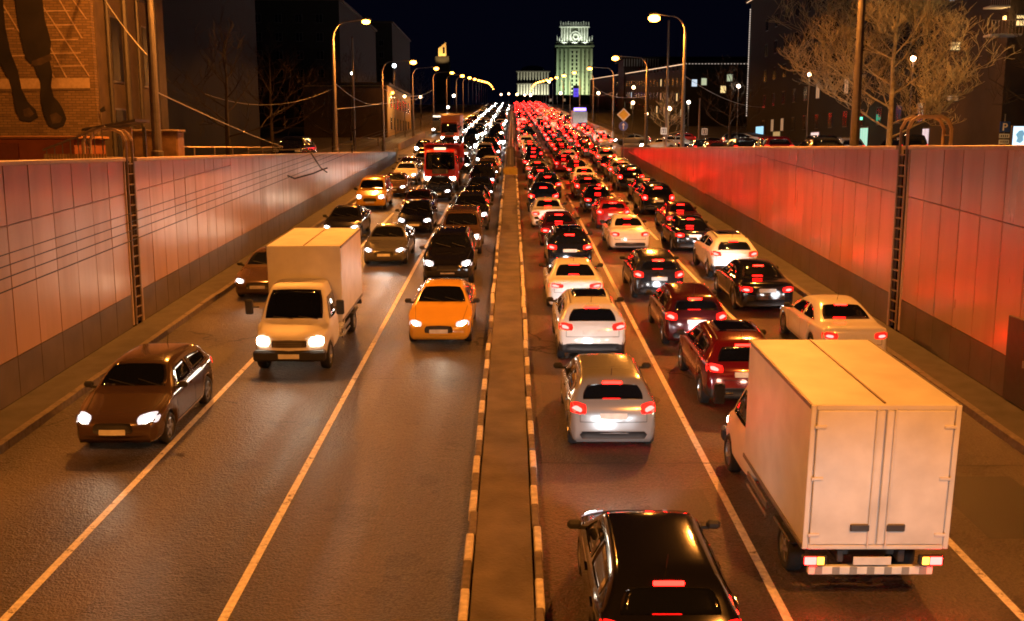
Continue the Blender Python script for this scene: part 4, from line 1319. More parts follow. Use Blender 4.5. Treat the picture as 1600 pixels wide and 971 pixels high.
# ------------------------------------------------------------------ street lamps
def street_lamp(sg, y, label, hgt, power, far=False, lit=True, big=1.0):
    zg = STREET if y < 104 else rz(y)
    x = -12.0 if sg < 0 else 12.45
    if y > 104: x = -14.3 if sg < 0 else 14.6
    if y > 104: reach = 3.2
    else: reach = 2.0
    t = thing("street_lamp", label, "street lamp", (x, y, zg), (0, 0, 0), "sodium street lamps along the road")
    n = 6 if far else 12
    b = MB(); b.tube([(0, 0, 0), (0, 0, .9), (0, 0, .92), (0, 0, hgt - 1.5)], [.21, .20, .165, .10], n)
    b.build("pole", M_POLE, t)
    pts = [(0, 0, hgt - 1.5)]
    for k in range(1, 9):
        a = math.pi / 2 * k / 8
        pts.append((-sg * 1.0 * (1 - math.cos(a)), 0, hgt - 1.5 + 1.25 * math.sin(a)))
    pts.append((-sg * reach, 0, hgt - .12))
    b = MB(); b.tube(pts, [.07 - .0035 * k for k in range(len(pts))], n); b.build("arm", M_POLE, t)
    hx = -sg * (reach + .25)
    b = MB(); b.tube([(-sg * (reach - .05), 0, hgt - .12), (-sg * (reach + .1), 0, hgt - .10), (hx, 0, hgt - .08), (-sg * (reach + .62), 0, hgt - .10)], [.06, .14, .17, .08], 8)
    hd = b.build("lamp_head", M_POLE, t, True)
    b = MB()
    rr = .19 * big
    vv, fs = [], []
    nn, mm = 10, 5
    for j in range(mm + 1):
        a = math.pi * j / mm
        for k in range(nn):
            ph = 2 * math.pi * k / nn
            vv.append((hx + 1.35 * rr * math.sin(a) * math.cos(ph), rr * math.sin(a) * math.sin(ph), hgt - .24 * big + rr * .8 * math.cos(a)))
    for j in range(mm):
        for k in range(nn):
            fs.append((j * nn + k, j * nn + (k + 1) % nn, (j + 1) * nn + (k + 1) % nn, (j + 1) * nn + k))
    b.add(vv, fs)
    b.build("lens", (M_LAMPF if far else M_LAMP), hd, True)
    if power:
        s = spot(t, (hx, 0, hgt - .24 * big - rr - .08), (0, R(-sg * 14), 0), power, SODIUM, R(163), .15, .22)
    return t
PW = 15500
def added_side_lamp():
    """an unseen lamp, added out of view to light the big bare tree"""
    t = thing("street_lamp", "unseen lamp added beside the side street to light the big bare tree", "street lamp", (25.5, 40, STREET), (0, 0, 0), "sodium street lamps along the road")
    b = MB(); b.tube([(0, 0, 0), (0, 0, 9.0)], [.14, .08], 10); b.build("pole", M_POLE, t)
    b = MB(); b.tube([(0, 0, 9.0), (-.2, .6, 9.5), (-.4, 1.5, 9.6)], .05, 8); b.build("arm", M_POLE, t)
    b = MB(); b.bbox((-.45, 1.8, 9.62), (.3, .8, .16), .05); h = b.build("lamp_head", M_POLE, t)
    b = MB(); b.bbox((-.45, 1.8, 9.50), (.26, .6, .1), .04); b.build("lens", M_LAMP, h)
    spot(t, (-.45, 1.9, 9.35), (R(52), 0, R(8)), 3000, (1, .62, .24), R(150), .3, .2)

LY_R = [0, 36.6, 73.6, 110]
LY_L = [-2, 34, 68.5]
nm = ["by the bridge", "thick dark", "tall", "second"]
street_lamp(1, 0, "street lamp standing by the bridge on the tail-light side, out over the road", 10.6, PW)
street_lamp(1, 36.6, "thick dark lamp pole in front of the big bare tree", 10.6, PW)
street_lamp(1, 73.6, "street lamp with the brightest flaring head, above the red-lit wall", 10.6, PW * .8, big=1.7)
street_lamp(1, 110, "street lamp just behind the yellow diamond sign, second brightest head", 10.6, PW * .6, big=1.5)
added_side_lamp()  # added out of view for the light on the bare tree
street_lamp(-1, -2, "street lamp standing by the bridge on the headlight side, out over the road", 9.6, PW * .75)
street_lamp(-1, 34, "thick dark lamp pole beside the brown cabinet and the brick building", 9.6, PW * .72)
street_lamp(-1, 68.5, "slender lamp with curved arm above the pale panelled wall, alone against black sky", 9.6, PW * .8, big=1.1)
for sg, ys in ((1, [146, 182, 218, 254, 290, 326, 362, 398, 434, 470, 506, 542, 578, 614]), (-1, [112, 146, 184, 222, 260, 296, 332, 368, 404, 440, 476, 512, 548, 584])):
    for i, y in enumerate(ys):
        side = "tail-light" if sg > 0 else "headlight"
        street_lamp(sg, y, f"small glowing street lamp, {ORD(i + 1)} up the hill on the {side} side", 10.2, PW * .45 if y < 300 else 0, y > 140, big=1.4 if y < 200 else 1.7)

# ------------------------------------------------------------------ places on the far side of a pixel, used to copy flat paintings and openings
TH = math.atan(253.5 / 1550)
def _ray(px, py):
    u = (485.5 - py) / 1550
    return (px - 800) / 1550, math.cos(TH) + u * math.sin(TH), -math.sin(TH) + u * math.cos(TH)
def on_y(px, py, Y):
    a = _ray(px, py); t = Y / a[1]
    return a[0] * t, EYE + a[2] * t
def on_x(px, py, X):
    a = _ray(px, py); t = X / a[0]
    return a[1] * t, EYE + a[2] * t

# ------------------------------------------------------------------ brick building with the mural
t = thing("brick_building", "yellow-brown brick building with a painted pair of boots on its end wall", "building")
bxm = brick("brick_ochre", (.20, .125, .06), (.13, .08, .037), (.08, .055, .035), 1.0)
b = MB(); b.box((-28, 43.0, 17), (24, 8, 22)); b.build("wall", bxm, t)
b = MB(); b.bbox((-15.985, 43.1, 17), (.05, 7.7, 21.9), .01); b.build("street_front_shade", pm("street_shade_brown", (.075, .05, .03), .8, var=.3, scale=1.5, bump=.4), t)  # dark panel over the brick; the face's dim grazing light put into its colour
MY = 38.99
mur = MB()
def paintp(pts, dy, mi):
    q = [on_y(px, py, MY) for px, py in pts]
    mur.prism(q, lambda a, c, d: (a, d, c), MY, MY - dy, mi)
# pale ledge and pale grid lines of the painting, then the dark legs over them
paintp([(-60, 124), (140, 122), (141, 138), (-60, 141)], .006, 1)
for a, c in (((40, -30), (140, 120)), ((75, -30), (128, 60)), ((0, 0), (60, 100)), ((55, 30), (104, 122)), ((100, -20), (135, 30)), ((-20, 40), (30, 125)), ((50, 60), (85, 122))):
    (x0, y0), (x1, y1) = a, c
    paintp([(x0 - 1.1, y0), (x0 + 1.1, y0), (x1 + 1.1, y1), (x1 - 1.1, y1)], .008, 1)
for yy, x0, x1 in ((18, 50, 110), (40, 58, 118), (63, 70, 122), (84, 78, 126), (104, 84, 132), (46, 0, 22), (88, 14, 40), (20, -10, 12)):
    paintp([(x0, yy - 1), (x1, yy - 2), (x1, yy), (x0, yy + 1)], .010, 1)
leg2 = [(18, -40), (62, -40), (70, 30), (80, 66), (78, 95), (82, 115), (80, 135), (84, 152), (92, 160), (99, 172), (104, 186), (100, 197), (88, 202), (76, 197), (69, 180), (64, 160), (63, 130), (54, 105), (40, 92), (30, 50)]
leg1 = [(-60, -40), (2, -40), (8, 40), (16, 80), (28, 110), (34, 140), (44, 160), (56, 172), (60, 184), (48, 191), (32, 188), (24, 172), (21, 150), (14, 125), (0, 100), (-60, 80)]
paintp(leg1, .012, 0); paintp(leg2, .012, 0)
for pts in ([(50, 96), (80, 84), (81, 94), (64, 102), (50, 104)], ):
    paintp(pts, .014, 2)
paintp([(78, 180), (88, 176), (98, 184), (94, 192), (82, 194)], .014, 2)
paintp([(36, 172), (46, 168), (54, 178), (46, 184), (38, 182)], .014, 2)
paintp([(-60, 140), (141, 138), (141, 141), (-60, 145)], .009, 3)
paintp([(155, 172), (163, 166), (165, 174), (158, 176)], .006, 0)
mur.build("mural", [pm("mural_dark", (.012, .008, .006), .8, var=.5, scale=1.2), pm("mural_pale", (.36, .25, .15), .8, var=.2), pm("mural_brown", (.045, .027, .016), .8, var=.5, scale=3), pm("mural_shade", (.10, .065, .035), .8, var=.3)], t)
for yy, r_, z0 in ((40.2, .09, 6.0), (42.0, .14, 6.0), (43.4, .08, 6.5), (45.4, .11, 6.0)):
    b = MB(); b.tube([(-15.86, yy, z0), (-15.86, yy, 27.5)], r_, 8); b.build("drain_pipe", M_DARKST, t)
for k, (ya, yb, za, zb) in enumerate(((40.5, 41.7, 6.6, 8.6), (40.5, 41.7, 9.6, 12.2), (40.5, 41.7, 13.2, 16), (43.9, 45.0, 9.6, 12.2), (43.9, 45.0, 13.2, 16))):
    b = MB(); b.bbox((-15.95, (ya + yb) / 2, (za + zb) / 2), (.10, yb - ya, zb - za), .01); f_ = b.build("window", M_DARKST, t)
    b = MB(); b.box((-15.89, (ya + yb) / 2, (za + zb) / 2), (.02, yb - ya - .16, zb - za - .16)); b.build("pane", pm("dusty_glass", (.01, .009, .008), .55, spec=.2), f_)

t = thing("site_hut", "rust-red flat-roofed hut below the boots mural", "hut", (-17.2, 32.2, STREET))
rust = pm("rust_red", (.30, .085, .03), .8, var=.25, scale=1.5)
b = MB(); b.bbox((0, 0, .64), (7.4, 2.4, 1.28), .02); b.build("wall", rust, t)
b = MB(); b.bbox((0, 0, 1.33), (7.6, 2.6, .09), .02); b.build("roof", pm("hut_roof", (.34, .15, .06), .7), t)
b = MB(); b.bbox((1.6, -1.23, .6), (.8, .05, 1.1), .01); b.build("door", pm("rust_door", (.22, .06, .025), .7), t)
b = MB(); b.bbox((-1.2, -1.22, .8), (1.2, .05, .5), .01); b.build("window", M_GLASS, t)

t = thing("slatted_screen", "low timber slatted screen with a sloping handrail behind the wall ladder", "screen", (-12.45, 28.6, STREET))
b = MB()
for k in range(22): b.box((-.85 + k * .082, 0, .42), (.06, .03, .84))
b.build("slat_panel", pm("timber_ochre", (.30, .19, .08), .8, var=.35, scale=5), t)
b = MB(); b.tube([(-.9, 0, .95), (.9, 0, 1.62)], .035, 6); b.build("handrail", M_STEEL, t)
for k in range(8):
    b = MB(); b.tube([(-.8 + k * .23, 0, .84), (-.8 + k * .23, 0, .98 + k * .085)], .016, 5); b.build("baluster", M_POLE, t)
t = thing("stair_canopy", "small dark canopy with pale post behind the hooped ladder top", "canopy", (-11.9, 30.6, STREET))
b = MB(); b.prism([(-.9, 1.5), (.7, 1.78), (.7, 1.86), (-.9, 1.58)], lambda a, c, d: (a, d, c), -.6, .6); b.build("roof", M_DARKST, t)
b = MB(); b.bbox((.1, .3, .82), (.3, .1, 1.62), .01); b.build("post", pm("post_cream", (.6, .42, .2), .6), t)
b = MB(); b.bbox((.62, .3, .82), (.1, .1, 1.62), .01); b.build("post", M_DARKST, t)

t = thing("utility_cabinet", "brown steel utility cabinet behind the thick lamp pole, near the ladder", "cabinet", (-12.35, 35.2, STREET))
b = MB(); b.bbox((0, 0, .8), (1.55, .7, 1.55), .03); b.build("cabinet_body", pm("cabinet_brown", (.22, .13, .06), .6, var=.2), t)
b = MB(); b.bbox((0, 0, 1.60), (1.65, .8, .07), .02); b.build("lid", M_STEEL, t)
for sx in (-.38, .38):
    b = MB(); b.bbox((sx, -.36, .8), (.70, .03, 1.35), .01); d = b.build("door", pm("cabinet_brown_door", (.24, .145, .07), .55, var=.2), t)
    b = MB(); b.bbox((sx * .2, -.385, .8), (.04, .03, .18), .006); b.build("handle", M_DARKST, d)

# railings beside the pavements
def railing(name, x, y0, y1, zf, h, label, step=2.0):
    t = thing(name, label, "railing")
    n = max(2, int((y1 - y0) / step))
    for k in range(2):
        b = MB(); b.tube([(x, lerp(y0, y1, i / 12), zf(lerp(y0, y1, i / 12)) + h * (1 if k else .5)) for i in range(13)], .028, 5); b.build("rail", M_STEEL, t)
    b = MB()
    for i in range(n + 1):
        y = lerp(y0, y1, i / n); b = MB(); b.tube([(x, y, zf(y)), (x, y, zf(y) + h)], .03, 5); b.build("post", M_STEEL, t)
railing("railing", -13.9, 38, 68, lambda y: STREET, 1.05, "thin dark railing along the pavement behind the pale wall", 3.0)

# low concrete parapets climbing the hill beyond the ramp
M_CONC = pm("warm_concrete", (.30, .22, .15), .85, var=.2, scale=1.0, bump=.3)
for sg, x, y0, y1, h, lab in ((1, 13.6, 136, 430, 1.3, "long low concrete parapet climbing beside the outermost tail-light lane"), (-1, -10.1, 176, 430, .9, "long low concrete parapet climbing beside the headlight lanes"), (-1, -13.2, 118, 152, .7, "short pale concrete barrier in front of the bus")):
    t = thing("parapet", lab, "parapet")
    b = MB(); n = 40
    for i in range(n):
        ya, yb = lerp(y0, y1, i / n) + .02, lerp(y0, y1, (i + 1) / n) - .02
        vv = [(x + dx, y, z) for y in (ya, yb) for dx, z in ((-.14, rz(y)), (.14, rz(y)), (.12, rz(y) + h), (-.12, rz(y) + h))]
        b.add(vv, [(3, 2, 1, 0), (4, 5, 6, 7), (0, 1, 5, 4), (1, 2, 6, 5), (2, 3, 7, 6), (3, 0, 4, 7)])
    b.build("panel_wall", M_CONC, t)
    b = MB()
    b.tube([(x, lerp(y0, y1, i / 20), rz(lerp(y0, y1, i / 20)) + h + .05) for i in range(21)], .06, 6); b.build("coping", M_CONC, t)

# the guard rail on the median beyond the bollard
t = thing("median_barrier", "pale steel guard rail running up the median between the two streams", "barrier")
for x in (-.34, .10):
    b = MB()
    ys = [88 + i * 9 for i in range(39)]
    vv = [(x + dx, y, rz(y) + z) for y in ys for dx, z in ((-.03, .50), (.03, .58), (-.0, .66), (.03, .74), (-.03, .82))]
    b.add(vv, [(i * 5 + k, i * 5 + k + 1, (i + 1) * 5 + k + 1, (i + 1) * 5 + k) for i in range(len(ys) - 1) for k in range(4)])
    b.build("rail", pm("galvanised", (.5, .49, .47), .4, metal=.6), t)
for i in range(60):
    y = 88.3 + i * 5
    b = MB(); b.box((-.12, y, rz(y) + .4), (.10, .10, .8)); b.build("post", M_STEEL, t)

t = thing("median_bollard", "round-topped dark marker board on a yellow base where the median kerb ends", "bollard", (-.14, 83.8, rz(83.8)), (PITCH, 0, 0))
yel = pm("bollard_yellow", (.30, .21, .03), .5, var=.15)
b = MB(); b.bbox((0, 0, .28), (1.22, 1.7, .56), .06); b.bbox((0, 0, .6), (.9, 1.2, .12), .03); b.build("base", yel, t)
pts = [(-.27, .62), (.27, .62), (.27, 2.1)] + [(.27 * math.cos(a), 2.1 + .27 * math.sin(a)) for a in [math.pi * k / 8 for k in range(1, 8)]] + [(-.27, 2.1)]
b = MB(); b.prism(pts, lambda a, c, d: (a, d, c), -.08, .08); b.build("marker_board", pm("marker_dark", (.07, .055, .045), .6), t)
b = MB(); b.bbox((0, -.095, 1.5), (.12, .02, 1.3), .005); b.build("stripe", pm("marker_grey", (.16, .14, .12), .6), t)

# ------------------------------------------------------------------ signs
def sign_pole(t, h, r=.035):
    b = MB(); b.tube([(0, 0, 0), (0, 0, h)], r, 8); return b.build("pole", M_POLE, t)
t = thing("priority_sign", "yellow diamond sign above a round blue arrow sign on one grey pole", "road sign", (10.65, 96.5, rz(96.5) + .16))
sign_pole(t, 4.9, .05)
def diamond(r): return [(r, 0), (0, r), (-r, 0), (0, -r)]
b = MB(); b.prism(diamond(.64), lambda a, c, d: (a, d, c + 4.45), -.05, -.08); p_ = b.build("diamond_plate", pm("sign_white", (.8, .8, .78), .35), t)
b = MB(); b.prism(diamond(.50), lambda a, c, d: (a, d, c + 4.45), -.081, -.09); b.build("diamond_field", pm("sign_yellow", (.88, .55, .03), .35), p_)
circ = lambda r, n=24: [(r * math.cos(2 * math.pi * k / n), r * math.sin(2 * math.pi * k / n)) for k in range(n)]
b = MB(); b.prism(circ(.44), lambda a, c, d: (a, d, c + 3.38), -.05, -.08); p_ = b.build("round_plate", pm("sign_blue", (.03, .08, .42), .35), t)
b = MB(); b.prism([(-.05, -.3), (.05, -.3), (.05, .08), (.16, .08), (0, .32), (-.16, .08), (-.05, .08)], lambda a, c, d: (a, d, c + 3.38), -.081, -.09); b.build("arrow", pm("sign_white", (.8, .8, .78), .35), p_)

t = thing("parking_sign", "blue parking sign with white P and two small plates under it", "road sign", (29.3, 60, STREET))
sign_pole(t, 3.0)
b = MB(); b.bbox((0, -.06, 2.25), (.62, .03, .62), .01); p_ = b.build("sign_plate", pm("sign_blue_dark", (.02, .06, .30), .4), t)
b = MB(); b.prism([(-.14, -.22), (-.06, -.22), (-.06, -.04), (.06, -.04), (.13, .01), (.15, .09), (.13, .17), (.06, .22), (-.14, .22)], lambda a, c, d: (a, d, c + 2.25), -.076, -.082)
b.build("letter_outline", pm("sign_white", (.8, .8, .78), .35), p_)
b = MB(); b.prism([(-.06, .03), (.04, .03), (.075, .09), (.04, .15), (-.06, .15)], lambda a, c, d: (a, d, c + 2.25), -.083, -.086); b.build("letter_counter", pm("sign_blue_dark", (.02, .06, .30), .4), p_)
for zz in (1.72, 1.38):
    b = MB(); b.bbox((0, -.06, zz), (.62, .03, .26), .01); p_ = b.build("plate", pm("sign_white", (.8, .8, .78), .35), t)
    b = MB()
    for k in range(4): b.box((-.18 + k * .12, -.079, zz), (.06, .006, .12))
    b.build("marking", M_DARKST, p_)

for x, y, lab in ((15.2, 101, "white square crossing sign beside the bare pole under the dark tree"), (19.9, 104.2, "white square crossing sign farther along toward the big bare tree")):
    t = thing("crossing_sign", lab, "road sign", (x, y, STREET))
    sign_pole(t, 3.2)
    b = MB(); b.bbox((0, -.06, 2.7), (.62, .03, .66), .01); p_ = b.build("sign_plate", pm("sign_lit", (.85, .85, .78), .4), t)
    b = MB(); b.bbox((0, -.08, 2.7), (.42, .01, .46), .003); b.build("dark_field", M_DARKST, p_)
    b = MB()
    for k in (-.1, .1): b.bbox((k, -.088, 2.7), (.09, .008, .36), .002)
    b.build("white_bar", pm("sign_lit", (.85, .85, .78), .4), p_)

t = thing("poster_light_box", "glowing white poster box with a pale blue drawing, standing past the parking sign", "light box", (32.72, 65, STREET))
b = MB(); b.bbox((0, 0, 1.72), (1.06, .22, 1.5), .04); b.build("case", M_DARKST, t)
b = MB(); b.bbox((0, 0, .5), (.3, .2, 1.0), .02); b.build("leg", M_DARKST, t)
b = MB(); b.bbox((0, -.12, 1.72), (.9, .02, 1.34), .004); p_ = b.build("lit_face", M_BOARD, t)
b = MB()
b.prism([(-.28, .15), (-.08, .4), (.16, .43), (.3, .2), (.2, .03), (.24, -.22), (.04, -.4), (-.24, -.3), (-.15, -.08)], lambda a, c, d: (a, d, c + 1.72), -.131, -.135); b.build("drawing", M_BOARDL, p_)

# ------------------------------------------------------------------ bare trees
def bare_tree(name, base, h, spread, levels, seed, label, mat, trunk_h=.28, r0=.22, twig=True, up=.35, lobes=None, density=1.0):
    rg = random.Random(seed)
    t = thing(name, label, "tree", base)
    tr, cr = MB(), MB()
    def seg(bm, pts, rs, n): bm.tube(pts, rs, n, 0, False)
    tips = []
    def limb(p, d, ln, r, lv):
        k = 4 if lv < levels else 3
        pts, rs = [p], [r]
        q = Vector(p); dd = Vector(d)
        for i in range(k):
            dd = (dd + Vector((rg.uniform(-.22, .22), rg.uniform(-.22, .22), rg.uniform(-.10, .16) + up * .22))).normalized()
            q = q + dd * (ln / k)
            pts.append(q.copy()); rs.append(max(.010 if levels == 5 else .013, r * (1 - .6 * (i + 1) / k)))
        seg(cr, pts, rs, 6 if lv == 1 else 4 if lv == 2 else 3)
        if lv >= levels: return
        m = [6, 6, 5, 5][lv - 1] if levels == 5 else int((5 if lv < levels - 1 else 6) * density)
        for j in range(m):
            f = rg.uniform(.22, 1.0) if j else 1.0
            i = min(k - 1, int(f * k)); u = f * k - i
            b_ = pts[i].lerp(pts[i + 1], min(1, u)); rr = lerp(rs[i], rs[i + 1], min(1, u))
            side = Vector((rg.gauss(0, 1), rg.gauss(0, 1), rg.gauss(0, .55))).normalized()
            ndir = (dd * .7 + side * .85 + Vector((0, 0, up * .5))).normalized()
            limb(b_, ndir, ln * rg.uniform(.42, .68), rr * .68, lv + 1)
    pts, rs = [], []
    for i in range(7):
        f = i / 6
        pts.append(Vector((rg.uniform(-.08, .08) * h * .1 * f, rg.uniform(-.08, .08) * h * .1 * f, f * h * .72))); rs.append(r0 * (1 - .82 * f))
    seg(tr, pts, rs, 9)
    tr.build("trunk", mat, t, True)
    nb = int(15 * density)
    for j in range(nb):
        f = lerp(trunk_h, 1.0, (j + rg.random()) / nb)
        i = min(5, int(f * 6)); p = pts[i].lerp(pts[i + 1], f * 6 - i)
        an = j * 2.4 + rg.uniform(-.3, .3)
        el = lerp(.18, 1.15, ((f - trunk_h) / (1 - trunk_h)) ** 1.2)
        d = Vector((math.cos(an) * math.cos(el), math.sin(an) * math.cos(el), math.sin(el)))
        ln = spread * lerp(1.0, .55, (f - trunk_h) / (1 - trunk_h)) * rg.uniform(.75, 1.1)
        limb(p, d, ln, r0 * .38 * (1 - .6 * f), 1)
    cr.build("crown", mat, t)
    return t
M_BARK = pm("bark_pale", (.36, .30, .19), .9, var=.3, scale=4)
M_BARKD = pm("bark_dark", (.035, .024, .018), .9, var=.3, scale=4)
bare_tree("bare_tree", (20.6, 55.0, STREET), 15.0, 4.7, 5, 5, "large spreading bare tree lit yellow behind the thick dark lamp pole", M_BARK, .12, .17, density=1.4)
bare_tree("bare_tree", (30.2, 56.0, STREET), 10.5, 4.2, 4, 9, "reddish bare tree at the far edge above the glowing poster box", M_BARKD, .3, .2, density=.8)
bare_tree("bare_tree", (25.5, 118, rz(118)), 10.5, 4.5, 3, 12, "dark thin-twigged tree before the long dark building with the lit eaves", M_BARKD, .25, .2, density=.9)
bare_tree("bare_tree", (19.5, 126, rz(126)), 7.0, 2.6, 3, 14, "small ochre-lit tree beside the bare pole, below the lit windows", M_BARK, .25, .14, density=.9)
for i, (x, y, h, sp, lab) in enumerate([(-17.5, 62, 9.0, 3.6, "dark bare tree nearest behind the brick building"), (-20, 84, 11, 4.5, "dark bare tree behind the slender curved-arm lamp"), (-18.5, 104, 9.5, 4.0, "dark bare tree beside the far end of the pale wall"),
        (-22, 138, 12, 5, "tall dark bare tree in front of the ochre house"), (-21, 205, 11, 5, "dark bare tree past the ochre house, behind the bus"), (-22, 245, 11, 5, "faint bare tree high on the hill over the parapet")]):
    bare_tree("bare_tree", (x, y, gz(y)), h, sp, 3, 30 + i, lab, M_BARKD, .25, .18, density=.85)

# ------------------------------------------------------------------ buildings behind
M_FACD = pm("facade_dark", (.009, .0075, .007), .85, var=.2, scale=.5)
M_FACB = pm("facade_brown", (.05, .033, .023), .85, var=.25, scale=.4)
M_WDARK = pm("window_dark", (.012, .012, .014), .12, var=0)
M_STONE = pm("pale_stone", (.42, .42, .36), .8, var=.12, scale=.2)
M_STRING = em("string_lights", (1.0, .62, .36), 1.5)
M_STRINGC = em("string_lights_cool", (1.0, .8, .65), 1.0)
wr = random.Random(77)
def facade_x(t, X, y0, y1, z0f, rows, fh, pitch, size, lit, side=-1, zstart=1.0):
    """windows on a face lying in the plane x = X (each window a part, its pane a sub-part)"""
    n = int((y1 - y0) / pitch)
    cnt = 0
    for i in range(n):
        y = y0 + (i + .5) * pitch
        for r_ in range(rows):
            z = z0f(y) + zstart + r_ * fh
            if cnt >= 96: return
            cnt += 1
            b = MB(); b.bbox((X + side * .02, y, z + size[1] / 2), (.12, size[0], size[1]), .01); f_ = b.build("window", M_DARKST, t)
            L_ = wr.random() < lit
            mat = wr.choice([M_WINY, M_WING, M_WINC, M_WIND, M_WIND]) if L_ else M_WDARK
            b = MB(); b.box((X + side * .085, y, z + size[1] / 2), (.02, size[0] - .14, size[1] - .14)); b.box((X + side * .1, y, z + size[1] / 2), (.02, .06, size[1] - .14), 1)
            b.build("pane", [mat, M_DARKST], f_)
def facade_y(t, Y, x0, x1, z0, rows, fh, pitch, size, lit, cap=96):
    n = int((x1 - x0) / pitch); cnt = 0
    for i in range(n):
        x = x0 + (i + .5) * pitch
        for r_ in range(rows):
            z = z0 + 1.0 + r_ * fh
            if cnt >= cap: return
            cnt += 1
            b = MB(); b.bbox((x, Y - .02, z + size[1] / 2), (size[0], .12, size[1]), .01); f_ = b.build("window", M_DARKST, t)
            L_ = wr.random() < lit
            mat = wr.choice([M_WINY, M_WING, M_WINC, M_WIND, M_WIND]) if L_ else M_WDARK
            b = MB(); b.box((x, Y - .085, z + size[1] / 2), (size[0] - .14, .02, size[1] - .14)); b.box((x, Y - .1, z + size[1] / 2), (.06, .02, size[1] - .14), 1)
            b.build("pane", [mat, M_DARKST], f_)

# tall dark block on the tail-light side, string of lights down its corner and along its eaves
t = thing("dark_tower_block", "tall dark block behind the big bare tree, light strings on its corner and eaves", "building")
b = MB(); b.box((55, 118, 18), (30, 108, 26)); b.build("wall", M_FACD, t)
facade_x(t, 40, 68, 168, lambda y: 8.5, 5, 3.9, 5.6, (1.5, 1.9), .07)
b = MB(); b.box((39.7, 117.8, 31.1), (1.2, 109, .5)); b.build("cornice", M_FACB, t)
b = MB()
for i in range(110):
    y = 66 + i * .96; b.box((39.04, y, 30.84), (.08, .5, .10))
b.build("eave_lights", M_STRING, t)
b = MB()
for i in range(48): b.box((39.92, 172.06, 12.5 + i * .37), (.12, .12, .18))
b.build("corner_lights", M_STRINGC, t)
for y0, y1, z0, z1, mat, nm_ in ((82, 83.6, 7.0, 9.2, em("shop_red", (1, .18, .2), .8), "shop_window"), (96, 98, 6.6, 9.0, em("shop_pale", (.9, .75, .8), .8), "shop_window"), (113, 115.5, 6.6, 9.4, em("shop_green", (.45, .95, .75), .8), "shop_window"), (131, 134.5, 6.8, 9.2, em("shop_white", (1, .8, .8), .8), "shop_window"), (150, 154, 7.4, 9.6, em("shop_gold", (.9, .7, .3), .35), "shop_window"), (160, 165, 8.2, 10.6, em("shop_blue", (.35, .75, 1), 1.1), "shop_window")):
    b = MB(); b.bbox((39.98, (y0 + y1) / 2, (z0 + z1) / 2), (.12, y1 - y0, z1 - z0), .02); f_ = b.build(nm_, M_DARKST, t)
    b = MB()
    nb = 3
    for k in range(nb):
        b.box((39.9, lerp(y0, y1, (k + .5) / nb), (z0 + z1) / 2), (.03, (y1 - y0) / nb - .12, z1 - z0 - .3))
    b.build("pane", mat, f_)
t = thing("pharmacy_cross", "small green glowing cross sign among the twigs of the big bare tree", "sign", (38.9, 113.5, 10.3))
b = MB(); b.box((0, 0, 0), (.9, .25, .3)); b.box((0, 0, .3), (.3, .25, .3)); b.box((0, 0, -.3), (.3, .25, .3)); b.build("lit_cross", em("cross_green", (.15, 1, .55), 2.2), t)
b = MB(); b.box((.55, 0, 0), (.4, .08, .08)); b.build("bracket", M_DARKST, t)

# block with lit balconies at the photo's edge
t = thing("balcony_house", "dark house with amber lit balconies beyond the reddish bare tree", "building")
b = MB(); b.box((47, 76.2, 18), (26, 12, 26)); b.build("wall", M_FACB, t)
for px0, px1, py, in ((1538, 1568, 13), (1538, 1586, 57)):
    x0, z0 = on_y(px0, py, 70.0); x1, _ = on_y(px1, py, 70.0)
    b = MB(); b.bbox(((x0 + x1) / 2, 69.6, z0), (x1 - x0, 1.2, .12), .02); s_ = b.build("balcony", pm("balcony_slab", (.5, .48, .45), .7), t)
    b = MB()
    for k in range(10): b.tube([(lerp(x0, x1, k / 9), 69.05, z0), (lerp(x0, x1, k / 9), 69.05, z0 + .95)], .02, 4)
    b.tube([(x0, 69.05, z0 + .95), (x1, 69.05, z0 + .95)], .025, 5); b.build("railing", M_STEEL, s_)
for px0, px1, py0, py1, mat in ((1484, 1499, 66, 79, M_WINY), (1588, 1600, 24, 41, M_WINY), (1480, 1496, 150, 158, M_WIND), (1484, 1490, -6, 2, M_WINC)):
    x0, z1 = on_y(px0, py0, 70.19); x1, z0 = on_y(px1, py1, 70.19)
    b = MB(); b.bbox(((x0 + x1) / 2, 70.19, (z0 + z1) / 2), (x1 - x0 + .16, .12, z1 - z0 + .16), .01); f_ = b.build("window", M_DARKST, t)
    b = MB()
    for k in (0, 1):
        for j in (0, 1):
            b.box((lerp(x0, x1, .25 + .5 * k), 70.11, lerp(z0, z1, .3 if j == 0 else .82)), ((x1 - x0) * .44, .03, (z1 - z0) * (.52 if j == 0 else .26)))
    b.build("pane", mat, f_)
wx, wz = on_y(1572, 42, 69.6)
t2 = thing("balcony_lamp", "amber wall lamp glowing between the lit balconies", "lamp", (wx, 69.9, wz + .6))
b = MB(); b.bbox((0, 0, 0), (.2, .2, .3), .04); b.build("lamp_glass", em("amber_lamp", (1, .6, .2), 2.5), t2)
b = MB(); b.bbox((0, .12, .0), (.1, .1, .1), .01); b.build("bracket", M_DARKST, t2)
d_ = bpy.data.lights.new("lamp_light", 'POINT'); d_.energy = 60; d_.color = (1, .55, .18); d_.shadow_soft_size = .1
lo = link("lamp_light", d_, t2); lo.location = (0, -.35, -.1)

